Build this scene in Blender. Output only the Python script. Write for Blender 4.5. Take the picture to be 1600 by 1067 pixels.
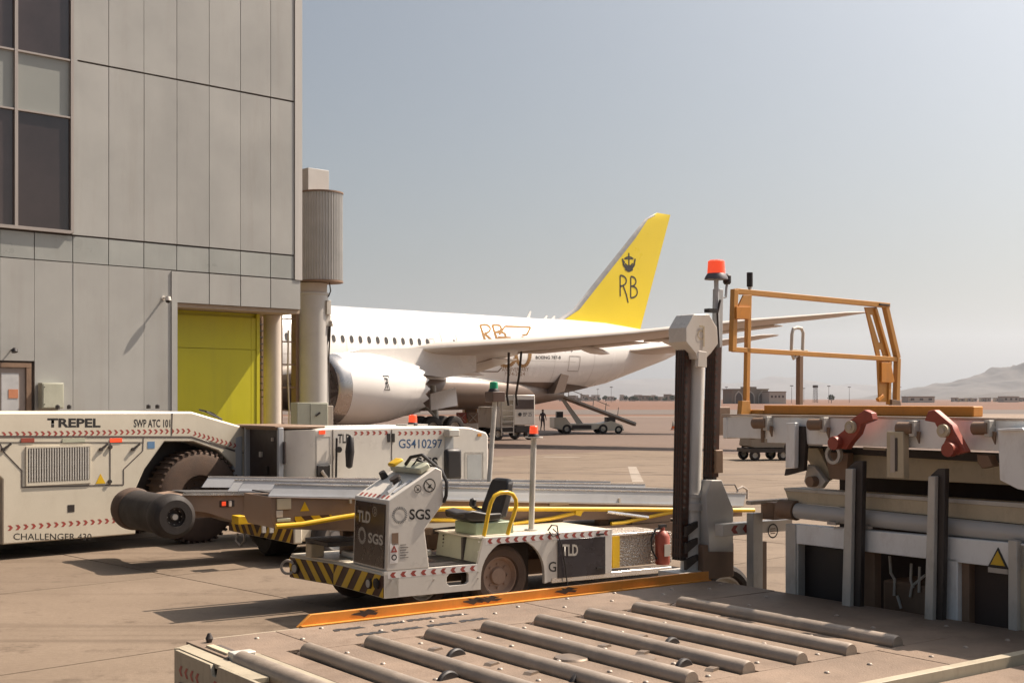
import bpy, bmesh, math, random
from mathutils import Vector, Matrix, Quaternion, noise
from mathutils.geometry import tessellate_polygon
random.seed(7)
PI = math.pi
R = math.radians
for o in list(bpy.data.objects):
    bpy.data.objects.remove(o)
SC = bpy.context.scene
COL = SC.collection

# ------------------------------------------------------------------ camera
FP = 2000.0      # focal length in pixels of a 1600 px wide picture
EYE = 2.6        # height of the lens above the apron
HY = 623.0       # picture row of the horizon
cd = bpy.data.cameras.new('camera')
cam = bpy.data.objects.new('camera', cd)
COL.objects.link(cam)
cam.location = (0, 0, EYE)
cam.rotation_euler = (R(90), 0, 0)
cd.sensor_width = 36
cd.lens = 36 * FP / 1600
cd.shift_y = (HY - 533.5) / 1600
cd.clip_start = 0.05
cd.clip_end = 60000
SC.camera = cam

# ------------------------------------------------------------------ light
SUN_EL = R(51)
SUN_AZ = math.atan2(.885, .465)          # clockwise from +Y
SUN_DIR = Vector((math.cos(SUN_EL) * math.sin(SUN_AZ), math.cos(SUN_EL) * math.cos(SUN_AZ), math.sin(SUN_EL)))
W = bpy.data.worlds.new('World')
SC.world = W
W.use_nodes = True
wn = W.node_tree
for n in list(wn.nodes):
    wn.nodes.remove(n)
wo = wn.nodes.new('ShaderNodeOutputWorld')
wb = wn.nodes.new('ShaderNodeBackground')
sky = wn.nodes.new('ShaderNodeTexSky')
sky.sky_type = 'NISHITA'
sky.sun_disc = False
sky.sun_elevation = SUN_EL
sky.sun_rotation = SUN_AZ
sky.altitude = 400
sky.air_density = 1.0
sky.dust_density = 5.5
sky.ozone_density = 1.0
hs = wn.nodes.new('ShaderNodeHueSaturation')
hs.inputs['Saturation'].default_value = 0.8
tint = wn.nodes.new('ShaderNodeMix')
tint.data_type = 'RGBA'
tint.blend_type = 'MULTIPLY'
tint.inputs[0].default_value = 1.0
tint.inputs[7].default_value = (.93, .945, .90, 1)
wn.links.new(sky.outputs[0], hs.inputs['Color'])
wn.links.new(hs.outputs[0], tint.inputs[6])
# bright hazy aureole around the sun
geo = wn.nodes.new('ShaderNodeNewGeometry')
dt_ = wn.nodes.new('ShaderNodeVectorMath'); dt_.operation = 'DOT_PRODUCT'
dt_.inputs[1].default_value = tuple(-SUN_DIR)
wn.links.new(geo.outputs['Incoming'], dt_.inputs[0])
cl0 = wn.nodes.new('ShaderNodeMath'); cl0.operation = 'MAXIMUM'; cl0.inputs[1].default_value = 0.0
wn.links.new(dt_.outputs['Value'], cl0.inputs[0])
pw_ = wn.nodes.new('ShaderNodeMath'); pw_.operation = 'POWER'; pw_.inputs[1].default_value = 5.0
wn.links.new(cl0.outputs[0], pw_.inputs[0])
gl_ = wn.nodes.new('ShaderNodeMix'); gl_.data_type = 'RGBA'; gl_.blend_type = 'ADD'; gl_.inputs[7].default_value = (18, 18, 19, 1)
wn.links.new(pw_.outputs[0], gl_.inputs[0])
wn.links.new(tint.outputs[2], gl_.inputs[6])
wn.links.new(gl_.outputs[2], wb.inputs['Color'])
wb.inputs['Strength'].default_value = 0.05
wn.links.new(wb.outputs[0], wo.inputs[0])
sl = bpy.data.lights.new('sun', 'SUN')
sl.energy = 5.0
sl.angle = R(0.53)
sl.color = (1.0, .86, .72)
sun = bpy.data.objects.new('sun', sl)
COL.objects.link(sun)
sun.rotation_euler = SUN_DIR.to_track_quat('Z', 'Y').to_euler()
SC.view_settings.view_transform = 'Standard'
SC.view_settings.look = 'None'
SC.view_settings.exposure = 0.9
SC.view_settings.gamma = 1.0
SC.view_settings.use_curve_mapping = False
SC.render.engine = 'CYCLES'

# ------------------------------------------------------------------ materials
MATS = {}
def M(name, col, rough=.5, metal=0.0, var=.12, scale=3.0, bump=0.0, bscale=60.0, dirt=0.0, dcol=(.09, .06, .045), spec=.5, emit=None, coat=0.0, world=False):
    if name in MATS:
        return MATS[name]
    m = bpy.data.materials.new(name)
    m.use_nodes = True
    t = m.node_tree
    N = t.nodes
    b = N['Principled BSDF']
    b.inputs['Metallic'].default_value = metal
    b.inputs['Specular IOR Level'].default_value = spec
    if coat:
        b.inputs['Coat Weight'].default_value = coat
    if world:   # grain by real position, so that panels sharing one mesh differ
        class _T: pass
        gp_ = N.new('ShaderNodeNewGeometry'); tc = _T(); tc.outputs = {'Object': gp_.outputs['Position']}
    else:
        tc = N.new('ShaderNodeTexCoord')
    ns = N.new('ShaderNodeTexNoise')
    ns.inputs['Scale'].default_value = scale
    ns.inputs['Detail'].default_value = 7
    ns.inputs['Roughness'].default_value = .62
    t.links.new(tc.outputs['Object'], ns.inputs['Vector'])
    cr = N.new('ShaderNodeMapRange')
    cr.inputs[1].default_value = .3
    cr.inputs[2].default_value = .7
    cr.inputs[3].default_value = 1 - var
    cr.inputs[4].default_value = 1 + var * .6
    t.links.new(ns.outputs['Fac'], cr.inputs[0])
    mx = N.new('ShaderNodeMix')
    mx.data_type = 'RGBA'
    mx.blend_type = 'MULTIPLY'
    mx.inputs[0].default_value = 1
    mx.inputs[6].default_value = (*col, 1)
    t.links.new(cr.outputs[0], mx.inputs[7])
    out = mx.outputs[2]
    if dirt > 0:
        n2 = N.new('ShaderNodeTexNoise')
        n2.inputs['Scale'].default_value = scale * 2.7
        n2.inputs['Detail'].default_value = 9
        n2.inputs['Roughness'].default_value = .75
        mp = N.new('ShaderNodeMapping')
        mp.inputs['Scale'].default_value = (1, 1, .1 if world else .45)
        t.links.new(tc.outputs['Object'], mp.inputs[0])
        t.links.new(mp.outputs[0], n2.inputs['Vector'])
        r2 = N.new('ShaderNodeMapRange')
        r2.inputs[1].default_value = .5
        r2.inputs[2].default_value = .78
        r2.inputs[4].default_value = dirt
        t.links.new(n2.outputs['Fac'], r2.inputs[0])
        m2 = N.new('ShaderNodeMix')
        m2.data_type = 'RGBA'
        t.links.new(r2.outputs[0], m2.inputs[0])
        t.links.new(out, m2.inputs[6])
        m2.inputs[7].default_value = (*dcol, 1)
        out = m2.outputs[2]
    t.links.new(out, b.inputs['Base Color'])
    rr = N.new('ShaderNodeMapRange')
    rr.inputs[1].default_value = .3
    rr.inputs[2].default_value = .7
    rr.inputs[3].default_value = max(.02, rough - .1)
    rr.inputs[4].default_value = min(1, rough + .12)
    t.links.new(ns.outputs['Fac'], rr.inputs[0])
    t.links.new(rr.outputs[0], b.inputs['Roughness'])
    if bump > 0:
        n3 = N.new('ShaderNodeTexNoise')
        n3.inputs['Scale'].default_value = bscale
        n3.inputs['Detail'].default_value = 4
        t.links.new(tc.outputs['Object'], n3.inputs['Vector'])
        bp = N.new('ShaderNodeBump')
        bp.inputs['Strength'].default_value = bump
        bp.inputs['Distance'].default_value = .02
        t.links.new(n3.outputs['Fac'], bp.inputs['Height'])
        t.links.new(bp.outputs[0], b.inputs['Normal'])
    if emit:
        b.inputs['Emission Color'].default_value = (*emit[0], 1)
        b.inputs['Emission Strength'].default_value = emit[1]
    MATS[name] = m
    return m

cladding = M('cladding', (.345, .342, .322), .40, .0, .09, .5, .10, 1.2, .30, (.22, .18, .14), world=True)
strip_clad = M('strip_cladding', (.32, .33, .31), .34, 0, .09, .8, .08, 1.5, .2, (.2, .17, .13), world=True)
seam_dark = M('seam_dark', (.085, .068, .058), .8)
window_glass = M('tinted_glass', (.055, .04, .038), .08, .0, .35, .35, .05, .8, spec=.8, world=True)
spandrel = M('spandrel_glass', (.27, .28, .26), .15, 0, .06, .6, .03, 1.5)
mullion = M('mullion', (.36, .32, .29), .4, .3)
def vary(m, amt):
    t = m.node_tree; b = t.nodes['Principled BSDF']; src = b.inputs['Base Color'].links[0].from_socket
    oi = t.nodes.new('ShaderNodeObjectInfo'); r = t.nodes.new('ShaderNodeMapRange'); r.inputs[3].default_value = 1 - amt; r.inputs[4].default_value = 1 + amt
    t.links.new(oi.outputs['Random'], r.inputs[0]); x = t.nodes.new('ShaderNodeMix'); x.data_type = 'RGBA'; x.blend_type = 'MULTIPLY'; x.inputs[0].default_value = 1
    t.links.new(src, x.inputs[6]); t.links.new(r.outputs[0], x.inputs[7]); t.links.new(x.outputs[2], b.inputs['Base Color'])
vary(cladding, .06); vary(strip_clad, .07); vary(window_glass, .3)
lime = M('lime_paint', (.44, .40, .002), .45, 0, .08, .6, .05, 2, dirt=.3, dcol=(.2, .17, .02), world=True)
soffit_m = M('soffit', (.35, .27, .2), .8)
plaster = M('plaster', (.50, .43, .36), .65, 0, .06, 2, dirt=.12)
jet_grey = M('pillar_paint', (.47, .45, .42), .4, 0, .07, 1.5, dirt=.15, dcol=(.25, .19, .14))
corr = M('corrugated', (.43, .42, .40), .4, .1, .1, 2)
cabinet = M('cabinet_green', (.42, .42, .33), .5, 0, .08, 3, dirt=.2)
brownsteel = M('brown_steel', (.22, .14, .09), .6, .1, .2, 3, dirt=.3)
darksteel = M('dark_steel', (.045, .035, .03), .55, .2, .3, 5)
black = M('black_plastic', (.018, .014, .013), .5, 0, .2, 8)
rubber = M('rubber', (.022, .016, .013), .7, 0, .3, 4, .12, 60, .25, (.07, .045, .03))
tyre_dusty = M('tyre_dusty', (.10, .062, .042), .85, 0, .3, 3, .2, 60, .5, (.055, .036, .026))
white_air = M('aircraft_white', (.78, .75, .71), .22, 0, .03, .25, dirt=.04, dcol=(.5, .44, .38), coat=.4)
belly_dark = M('belly_dark', (.17, .12, .09), .4, .1, .1, .4)
wing_grey = M('wing_grey', (.64, .57, .50), .38, .1, .09, .5, dirt=.1)
metal_lip = M('inlet_metal', (.60, .56, .52), .25, .85, .05, 1)
tail_yellow = M('tail_yellow', (.66, .50, .01), .35, 0, .04, .3)
gold = M('gold_paint', (.29, .17, .08), .95, .0, .05, 2, spec=.05)
win_dark = M('cabin_window', (.055, .05, .045), .15)
ink = M('ink_black', (.02, .017, .015), .5)
ink_blue = M('ink_blue', (.03, .08, .18), .5)
white_m = M('machine_white', (.62, .58, .52), .32, 0, .05, 2.5, .03, 20, .16, (.36, .27, .19))
cream = M('machine_cream', (.60, .54, .43), .35, 0, .06, 1.6, .03, 20, .2, (.36, .27, .19))
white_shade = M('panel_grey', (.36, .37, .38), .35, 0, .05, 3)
pale_green = M('pale_green', (.44, .44, .33), .4, 0, .06, 3, dirt=.2)
alu = M('aluminium', (.43, .44, .455), .5, .0, .08, 2, dirt=.12)
alu_br = M('bright_aluminium', (.78, .76, .73), .25, .8, .08, 3)
yellow = M('safety_yellow', (.66, .40, .008), .4, 0, .1, 5, dirt=.25, dcol=(.3, .14, .03))
hazard_dark = M('hazard_brown', (.06, .022, .012), .5, 0, .2, 6)
orange = M('guard_orange', (.60, .24, .03), .5, 0, .12, 4, dirt=.35, dcol=(.25, .11, .04))
orange2 = M('guard_ochre', (.52, .25, .055), .5, 0, .12, 4, dirt=.35, dcol=(.25, .12, .05))
redpaint = M('red_paint', (.30, .06, .035), .5, 0, .12, 6, dirt=.3, dcol=(.12, .04, .03))
chev_red = M('chevron_red', (.33, .06, .045), .5, 0, .2, 8)
chev_white = M('chevron_white', (.72, .68, .64), .5, 0, .08, 8)
graysteel = M('grey_steel', (.50, .47, .42), .5, .15, .12, 3, .1, 30, .4, (.17, .11, .07))
khaki = M('khaki_paint', (.50, .42, .29), .55, 0, .12, 2, .1, 30, .35, (.12, .08, .05))
deckm = M('deck_plate', (.21, .155, .115), .7, .05, .26, 1.6, .3, 70, .6, (.11, .07, .045), spec=.25)
rollerm = M('roller_steel', (.30, .245, .195), .42, .2, .25, 5, .1, 60, .45, (.30, .22, .17))
beige = M('deck_beige', (.36, .31, .225), .5, 0, .12, 3, dirt=.4)
lamp_red = M('lamp_red', (.75, .07, .025), .2, 0, .1, 10, emit=((1, .09, .03), .35))
lamp_green = M('lamp_green', (.02, .28, .14), .2, 0, .1, 10)
brown_side = M('belt_side_brown', (.24, .16, .11), .5, .2, .14, 2, dirt=.2)
belt_m = M('belt_rubber', (.05, .045, .042), .8)
skin_m = M('skin', (.25, .14, .09), .6)
cloth_m = M('dark_cloth', (.05, .035, .04), .9)
far_white = M('far_white', (.48, .44, .38), .7)
far_beige = M('far_beige', (.27, .22, .17), .8)
far_dark = M('far_dark', (.10, .08, .07), .8)
leaf = M('far_leaf', (.05, .065, .035), .9)
cone_or = M('cone_orange', (.75, .16, .03), .5)

def diamond_mat():
    m = M('checker_plate', (.42, .37, .32), .35, .7, .1, 4)
    t = m.node_tree
    v = t.nodes.new('ShaderNodeTexVoronoi')
    v.inputs['Scale'].default_value = 38
    tc = t.nodes.new('ShaderNodeTexCoord')
    t.links.new(tc.outputs['Object'], v.inputs['Vector'])
    bp = t.nodes.new('ShaderNodeBump')
    bp.inputs['Strength'].default_value = 1
    bp.inputs['Distance'].default_value = .02
    t.links.new(v.outputs['Distance'], bp.inputs['Height'])
    t.links.new(bp.outputs[0], t.nodes['Principled BSDF'].inputs['Normal'])
    return m
checker = diamond_mat()

def ground_mat(name, c1, c2, c3, s1, s2, stain=.5, bump=.25, streak=0.0, rough=.85, spots=False):
    m = bpy.data.materials.new(name)
    m.use_nodes = True
    t = m.node_tree
    N = t.nodes
    L = t.links
    b = N['Principled BSDF']
    b.inputs['Roughness'].default_value = rough
    b.inputs['Specular IOR Level'].default_value = .25
    g = N.new('ShaderNodeNewGeometry')
    def nz(sc, det=8, ro=.65, mapping=None):
        n = N.new('ShaderNodeTexNoise')
        n.inputs['Scale'].default_value = sc
        n.inputs['Detail'].default_value = det
        n.inputs['Roughness'].default_value = ro
        if mapping:
            mp = N.new('ShaderNodeMapping')
            mp.inputs['Scale'].default_value = mapping[0]
            mp.inputs['Rotation'].default_value = (0, 0, mapping[1])
            L.new(g.outputs['Position'], mp.inputs[0])
            L.new(mp.outputs[0], n.inputs['Vector'])
        else:
            L.new(g.outputs['Position'], n.inputs['Vector'])
        return n
    def mixc(f, a, bb, mode='MIX'):
        x = N.new('ShaderNodeMix')
        x.data_type = 'RGBA'
        x.blend_type = mode
        if isinstance(f, float):
            x.inputs[0].default_value = f
        else:
            L.new(f, x.inputs[0])
        for i, q in ((6, a), (7, bb)):
            if isinstance(q, tuple):
                x.inputs[i].default_value = (*q, 1)
            else:
                L.new(q, x.inputs[i])
        return x.outputs[2]
    def rng(src, lo, hi, a=0, c=1):
        r = N.new('ShaderNodeMapRange')
        r.inputs[1].default_value = lo
        r.inputs[2].default_value = hi
        r.inputs[3].default_value = a
        r.inputs[4].default_value = c
        L.new(src, r.inputs[0])
        return r.outputs[0]
    n1 = nz(s1)
    col = mixc(rng(n1.outputs[0], .35, .65), c1, c2)
    n2 = nz(s2, 10, .75)
    col = mixc(rng(n2.outputs[0], .55, .72, 0, stain), col, c3)
    n4 = nz(14, 6, .8)
    gr = rng(n4.outputs[0], .3, .7, .86, 1.1)
    col = mixc(1.0, col, gr, 'MULTIPLY')
    if streak:
        n5 = nz(1.0, 5, .6, ((.05, 1.6, 1), R(33)))
        col = mixc(rng(n5.outputs[0], .54, .7, 0, streak), col, c3)
    if spots:
        vo = N.new('ShaderNodeTexVoronoi'); vo.inputs['Scale'].default_value = .55
        n6 = nz(3.0, 5, .6); mixv = N.new('ShaderNodeMix'); mixv.data_type = 'VECTOR'; mixv.inputs[0].default_value = .22
        L.new(g.outputs['Position'], mixv.inputs[4]); L.new(n6.outputs['Color'], mixv.inputs[5]); L.new(mixv.outputs[1], vo.inputs['Vector'])
        sp = rng(vo.outputs['Distance'], .05, .2, 1, 0); n7 = nz(.23, 3, .5)
        mm = N.new('ShaderNodeMath'); mm.operation = 'MULTIPLY'; L.new(sp, mm.inputs[0]); L.new(rng(n7.outputs[0], .45, .62, 0, .8), mm.inputs[1])
        col = mixc(mm.outputs[0], col, (.035, .022, .015))
    L.new(col, b.inputs['Base Color'])
    bp = N.new('ShaderNodeBump')
    bp.inputs['Strength'].default_value = bump
    bp.inputs['Distance'].default_value = .02
    L.new(n4.outputs[0], bp.inputs['Height'])
    L.new(bp.outputs[0], b.inputs['Normal'])
    return m
conc = ground_mat('apron_concrete', (.18, .136, .098), (.143, .106, .075), (.06, .04, .027), .35, 1.3, .85, .4, .6, spots=True)
vary(conc, .07)
conc_far = ground_mat('apron_far', (.135, .094, .072), (.112, .078, .06), (.075, .052, .04), .06, .25, .5, .1, .5)
desert = ground_mat('desert', (.14, .07, .043), (.12, .062, .038), (.105, .066, .045), .006, .03, .6, .1, 0)
taxi = ground_mat('asphalt_far', (.12, .095, .08), (.10, .08, .068), (.07, .055, .05), .03, .2, .4, .1, .3)
hill_m = ground_mat('hill_rock', (.10, .085, .075), (.07, .06, .053), (.045, .04, .036), .0035, .012, .7, .0, 0)
line_m = ground_mat('worn_line_paint', (.28, .24, .20), (.24, .20, .16), (.15, .11, .085), .5, 2.0, .8, .1, 0)

# ------------------------------------------------------------------ mesh builder
class MB:
    def __init__(s):
        s.v = []; s.f = []; s.m = []; s.cur = 0
    def add(s, vs, fs):
        k = len(s.v)
        s.v += [tuple(p) for p in vs]
        for f in fs:
            s.f.append([i + k for i in f]); s.m.append(s.cur)
        return s
    def box(s, x0, x1, y0, y1, z0, z1):
        return s.add([(x0, y0, z0), (x1, y0, z0), (x1, y1, z0), (x0, y1, z0), (x0, y0, z1), (x1, y0, z1), (x1, y1, z1), (x0, y1, z1)],
                     [(0, 3, 2, 1), (4, 5, 6, 7), (0, 1, 5, 4), (1, 2, 6, 5), (2, 3, 7, 6), (3, 0, 4, 7)])
    def bar(s, p0, p1, w, h, up=(0, 0, 1)):
        p0 = Vector(p0); p1 = Vector(p1); d = (p1 - p0).normalized(); up = Vector(up)
        if abs(d.dot(up)) > .98: up = Vector((1, 0, 0))
        a = d.cross(up).normalized() * w / 2; b = a.cross(d).normalized() * h / 2
        vs = [p + i * a + j * b for p in (p0, p1) for i, j in ((-1, -1), (1, -1), (1, 1), (-1, 1))]
        return s.add(vs, [(0, 1, 2, 3), (7, 6, 5, 4), (0, 4, 5, 1), (1, 5, 6, 2), (2, 6, 7, 3), (3, 7, 4, 0)])
    def prism(s, pts, ax, a0, a1, holes=()):
        def e(p, a):
            return {'y': (p[0], a, p[1]), 'x': (a, p[0], p[1]), 'z': (p[0], p[1], a)}[ax]
        loops = [list(pts)] + [list(h) for h in holes]
        allp = [p for l in loops for p in l]; n = len(allp)
        vs = [e(p, a0) for p in allp] + [e(p, a1) for p in allp]
        fs = []
        if holes:
            for t in tessellate_polygon([[Vector((p[0], p[1], 0)) for p in l] for l in loops]):
                fs.append(list(t)); fs.append([i + n for i in t])
        else:
            fs.append(list(range(n))); fs.append([i + n for i in range(n)])
        k = 0
        for l in loops:
            m = len(l)
            for i in range(m):
                j = (i + 1) % m
                fs.append([k + i, k + j, k + j + n, k + i + n])
            k += m
        return s.add(vs, fs)
    def tube(s, pts, r, n=10, caps=True):
        pts = [Vector(p) for p in pts]
        rs = r if isinstance(r, (list, tuple)) else [r] * len(pts)
        vs = []; ref = None
        for i, p in enumerate(pts):
            d = (pts[min(i + 1, len(pts) - 1)] - pts[max(i - 1, 0)])
            if d.length < 1e-9: d = Vector((0, 0, 1))
            d.normalize()
            if ref is None:
                ref = Vector((0, 0, 1)) if abs(d.z) < .9 else Vector((1, 0, 0))
            a = d.cross(ref).normalized(); b = a.cross(d).normalized(); ref = b
            for k in range(n):
                t = 2 * PI * k / n
                vs.append(p + rs[i] * (math.cos(t) * a + math.sin(t) * b))
        fs = []
        for i in range(len(pts) - 1):
            for k in range(n):
                j = (k + 1) % n
                fs.append((i * n + k, i * n + j, (i + 1) * n + j, (i + 1) * n + k))
        if caps:
            fs.append(list(range(n))[::-1]); fs.append([(len(pts) - 1) * n + k for k in range(n)])
        return s.add(vs, fs)
    def lathe(s, prof, o=(0, 0, 0), ax=(0, 1, 0), n=32, closed=False, fn=None, cap=True):
        if len(prof) == 2 and abs(prof[0][0] - prof[1][0]) < 1e-6: cap = False   # flat ring
        # prof: list of (distance along axis, radius)
        o = Vector(o); d = Vector(ax).normalized()
        ref = Vector((0, 0, 1)) if abs(d.z) < .9 else Vector((1, 0, 0))
        a = d.cross(ref).normalized(); b = a.cross(d).normalized()
        vs = []
        for h, r in prof:
            for k in range(n):
                t = 2 * PI * k / n
                rr = r * (fn(k, h) if fn else 1)
                vs.append(o + d * h + rr * (math.cos(t) * a + math.sin(t) * b))
        fs = []; m = len(prof)
        for i in range(m if closed else m - 1):
            i2 = (i + 1) % m
            for k in range(n):
                j = (k + 1) % n
                fs.append((i * n + k, i * n + j, i2 * n + j, i2 * n + k))
        if not closed and cap:
            if prof[0][1] > 1e-4: fs.append(list(range(n)))
            if prof[-1][1] > 1e-4: fs.append([(m - 1) * n + k for k in range(n)])
        return s.add(vs, fs)
    def cyl(s, p0, p1, r, n=16, r1=None):
        return s.tube([p0, p1], [r, r if r1 is None else r1], n)
    def rings(s, secs, cap=True):
        n = len(secs[0]); vs = [p for q in secs for p in q]; fs = []
        for i in range(len(secs) - 1):
            for k in range(n):
                j = (k + 1) % n
                fs.append((i * n + k, i * n + j, (i + 1) * n + j, (i + 1) * n + k))
        if cap:
            fs.append(list(range(n))); fs.append([(len(secs) - 1) * n + k for k in range(n)])
        return s.add(vs, fs)
    def mesh(s, name, mats, ang=35):
        me = bpy.data.meshes.new(name)
        me.from_pydata(s.v, [], s.f)
        me.polygons.foreach_set('material_index', s.m)
        if not isinstance(mats, (list, tuple)): mats = [mats]
        for m in mats: me.materials.append(m)
        bm = bmesh.new(); bm.from_mesh(me)
        bmesh.ops.recalc_face_normals(bm, faces=bm.faces)
        for f in bm.faces: f.smooth = True
        bm.to_mesh(me); bm.free()
        me.set_sharp_from_angle(angle=R(ang))
        return me
    def build(s, name, mats, parent=None, bevel=0.0, label=None):
        me = s.mesh(name, mats)
        o = bpy.data.objects.new(name, me); COL.objects.link(o)
        if parent is not None: o.parent = parent
        if bevel:
            b = o.modifiers.new('bevel', 'BEVEL'); b.width = bevel; b.segments = 2; b.limit_method = 'ANGLE'; b.angle_limit = R(40)
        if label: o['label'] = label
        return o

def inst(name, me, parent=None, loc=(0, 0, 0), rot=(0, 0, 0), sc=(1, 1, 1)):
    o = bpy.data.objects.new(name, me); COL.objects.link(o)
    o.parent = parent; o.location = loc; o.rotation_euler = rot; o.scale = sc
    return o
def tag(o, label, cat, group=None):
    o['label'] = label; o['category'] = cat
    if group: o['group'] = group
    return o
def struct(o):
    o['kind'] = 'structure'; return o
def unitbox(mat, bev=0):
    mb = MB().box(0, 1, 0, 1, 0, 1)
    return mb.mesh('block', mat)

class Fr:
    """a thing's own frame: origin on the ground, local X along its heading; px/py look up where a sight line meets a local plane"""
    def __init__(s, ox, oy, t):
        a = math.atan(t); s.u = (math.sin(a), math.cos(a)); s.v = (-s.u[1], s.u[0]); s.o = (ox, oy); s.ang = math.atan2(s.u[1], s.u[0])
    def _h(s, px, py, ax, c):
        d = ((px - 800) / FP, 1.0, -(py - HY) / FP)
        dl = (d[0] * s.u[0] + d[1] * s.u[1], d[0] * s.v[0] + d[1] * s.v[1], d[2])
        o = (-(s.o[0] * s.u[0] + s.o[1] * s.u[1]), -(s.o[0] * s.v[0] + s.o[1] * s.v[1]), EYE)
        t = (c - o[ax]) / dl[ax]
        return tuple(o[i] + t * dl[i] for i in range(3))
    def Y(s, px, py, c=0):
        q = s._h(px, py, 1, c); return (q[0], q[2])
    def X(s, px, py, c=0):
        q = s._h(px, py, 0, c); return (q[1], q[2])
    def Z(s, px, py, c=0):
        q = s._h(px, py, 2, c); return (q[0], q[1])
    def root(s, name, label, cat, group=None):
        e = bpy.data.objects.new(name, None); COL.objects.link(e)
        e.location = (s.o[0], s.o[1], 0); e.rotation_euler = (0, 0, s.ang); e.empty_display_size = .3
        return tag(e, label, cat, group)

FONT = None
def text(s, name, mat, parent, o, right, up, width, height, thick=.0006, fn=None, bold=0.0, label=None):
    c = bpy.data.curves.new('lettering', 'FONT')
    c.body = s; c.extrude = 0.0; c.resolution_u = 3; c.offset = bold
    ob = bpy.data.objects.new('lettering', c); COL.objects.link(ob)
    dg = bpy.context.evaluated_depsgraph_get(); dg.update()
    me = bpy.data.meshes.new_from_object(ob.evaluated_get(dg))
    bpy.data.objects.remove(ob); bpy.data.curves.remove(c)
    vs = [v.co.copy() for v in me.vertices]
    x0 = min(v.x for v in vs); x1 = max(v.x for v in vs); y0 = min(v.y for v in vs); y1 = max(v.y for v in vs)
    R_ = Vector(right).normalized(); U = Vector(up).normalized(); Nn = R_.cross(U); o = Vector(o)
    for v in me.vertices:
        a = (v.co.x - x0) / (x1 - x0) * width; b = (v.co.y - y0) / (y1 - y0) * height
        p = o + R_ * a + U * b + Nn * thick
        if fn: p = Vector(fn(p))
        v.co = p
    me.name = name
    me.materials.clear(); me.materials.append(mat)
    t = bpy.data.objects.new(name, me); COL.objects.link(t); t.parent = parent
    if label: t['label'] = label
    return t

def chevrons(parent, o, right, up, length, h, n, d=-1, mat=chev_red, back=chev_white, name='chevron_tape'):
    """row of arrow heads on a pale tape"""
    mb = MB(); R_ = Vector(right).normalized(); U = Vector(up).normalized(); Nn = R_.cross(U); o = Vector(o)
    mb.cur = 0
    if back:
        vs = [o + Nn * .0008, o + R_ * length + Nn * .0008, o + R_ * length + U * h + Nn * .0008, o + U * h + Nn * .0008]
        mb.add(vs, [(0, 1, 2, 3)])
    mb.cur = 1
    st = length / n; w = st * .38; k = h * .38 * d
    for i in range(n):
        c = o + R_ * (st * (i + .5)) + Nn * .0016
        hh = h * .84; b = U * (h * .08)
        pts = [(-w / 2 - k / 2, 0), (w / 2 - k / 2, 0), (w / 2 + k / 2, hh / 2), (w / 2 - k / 2, hh), (-w / 2 - k / 2, hh), (-w / 2 + k / 2, hh / 2)]
        vs = [c + b + R_ * p[0] + U * p[1] for p in pts]
        mb.add(vs, [(0, 1, 2, 5), (5, 2, 3, 4)])
    return mb.build(name, [back or mat, mat], parent)

def wheel(name, parent, c, r, w, ax=(0, 1, 0), rim=.55, tm=None, rm=None, n=36, tread=0):
    """tyre with rim and hub; ax points to the outer side"""
    c = Vector(c); ax = Vector(ax).normalized()
    tm = tm or rubber; rm = rm or graysteel
    ri = r * rim
    prof = [(-w / 2, ri), (-w / 2, r * .86), (-w * .42, r * .96), (-w * .3, r), (w * .3, r), (w * .42, r * .96), (w / 2, r * .86), (w * .46, ri * 1.06), (w * .36, ri)]
    fn = None
    t = MB().lathe(prof, c, ax, n, closed=True, fn=fn).build(name, tm, parent)
    if tread:
        tb = MB(); ref = Vector((0, 0, 1)) if abs(ax.z) < .9 else Vector((1, 0, 0)); a = ax.cross(ref).normalized(); b = a.cross(ax)
        for k in range(tread):
            th = 2 * PI * k / tread; rad = math.cos(th) * a + math.sin(th) * b
            tb.bar(c + rad * (r * .995) - ax * w * .47, c + rad * (r * .995) + ax * w * .47, r * .05, r * .05, rad)
        tb.build('tread_block', tm, t)
    rb = MB().lathe([(-w * .2, .001), (-w * .2, ri * .999), (w * .34, ri * .999), (w * .34, ri * .93), (w * .12, ri * .82), (w * .08, ri * .45), (w * .22, ri * .4), (w * .24, .001)], c, ax, 28)
    ref = Vector((0, 0, 1)); a = ax.cross(ref).normalized(); b = a.cross(ax)
    for k in range(8):
        th = 2 * PI * k / 8; rad = math.cos(th) * a + math.sin(th) * b
        rb.cyl(c + rad * ri * .6 + ax * w * .08, c + rad * ri * .6 + ax * w * .17, ri * .06, 6)
    rb.build('rim', rm, t)
    return t

def beacon(name, parent, p, r, h, mat, base=black):
    p = Vector(p)
    b = MB().lathe([(0, r * 1.25), (h * .12, r * 1.2), (h * .3, r * .95), (h * .32, .001)], p, (0, 0, 1), 18).build(name, base, parent)
    MB().lathe([(h * .3, r * .95), (h * .9, r * .88), (h * .97, r * .7), (h, .001)], p, (0, 0, 1), 18).build('lens', mat, b)
    return b

# ================================================================== SETTING
def world_px(px, D, z=None, py=None):
    return Vector(((px - 800) / FP * D, D, EYE - (py - HY) / FP * D if py is not None else (z or 0)))

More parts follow.
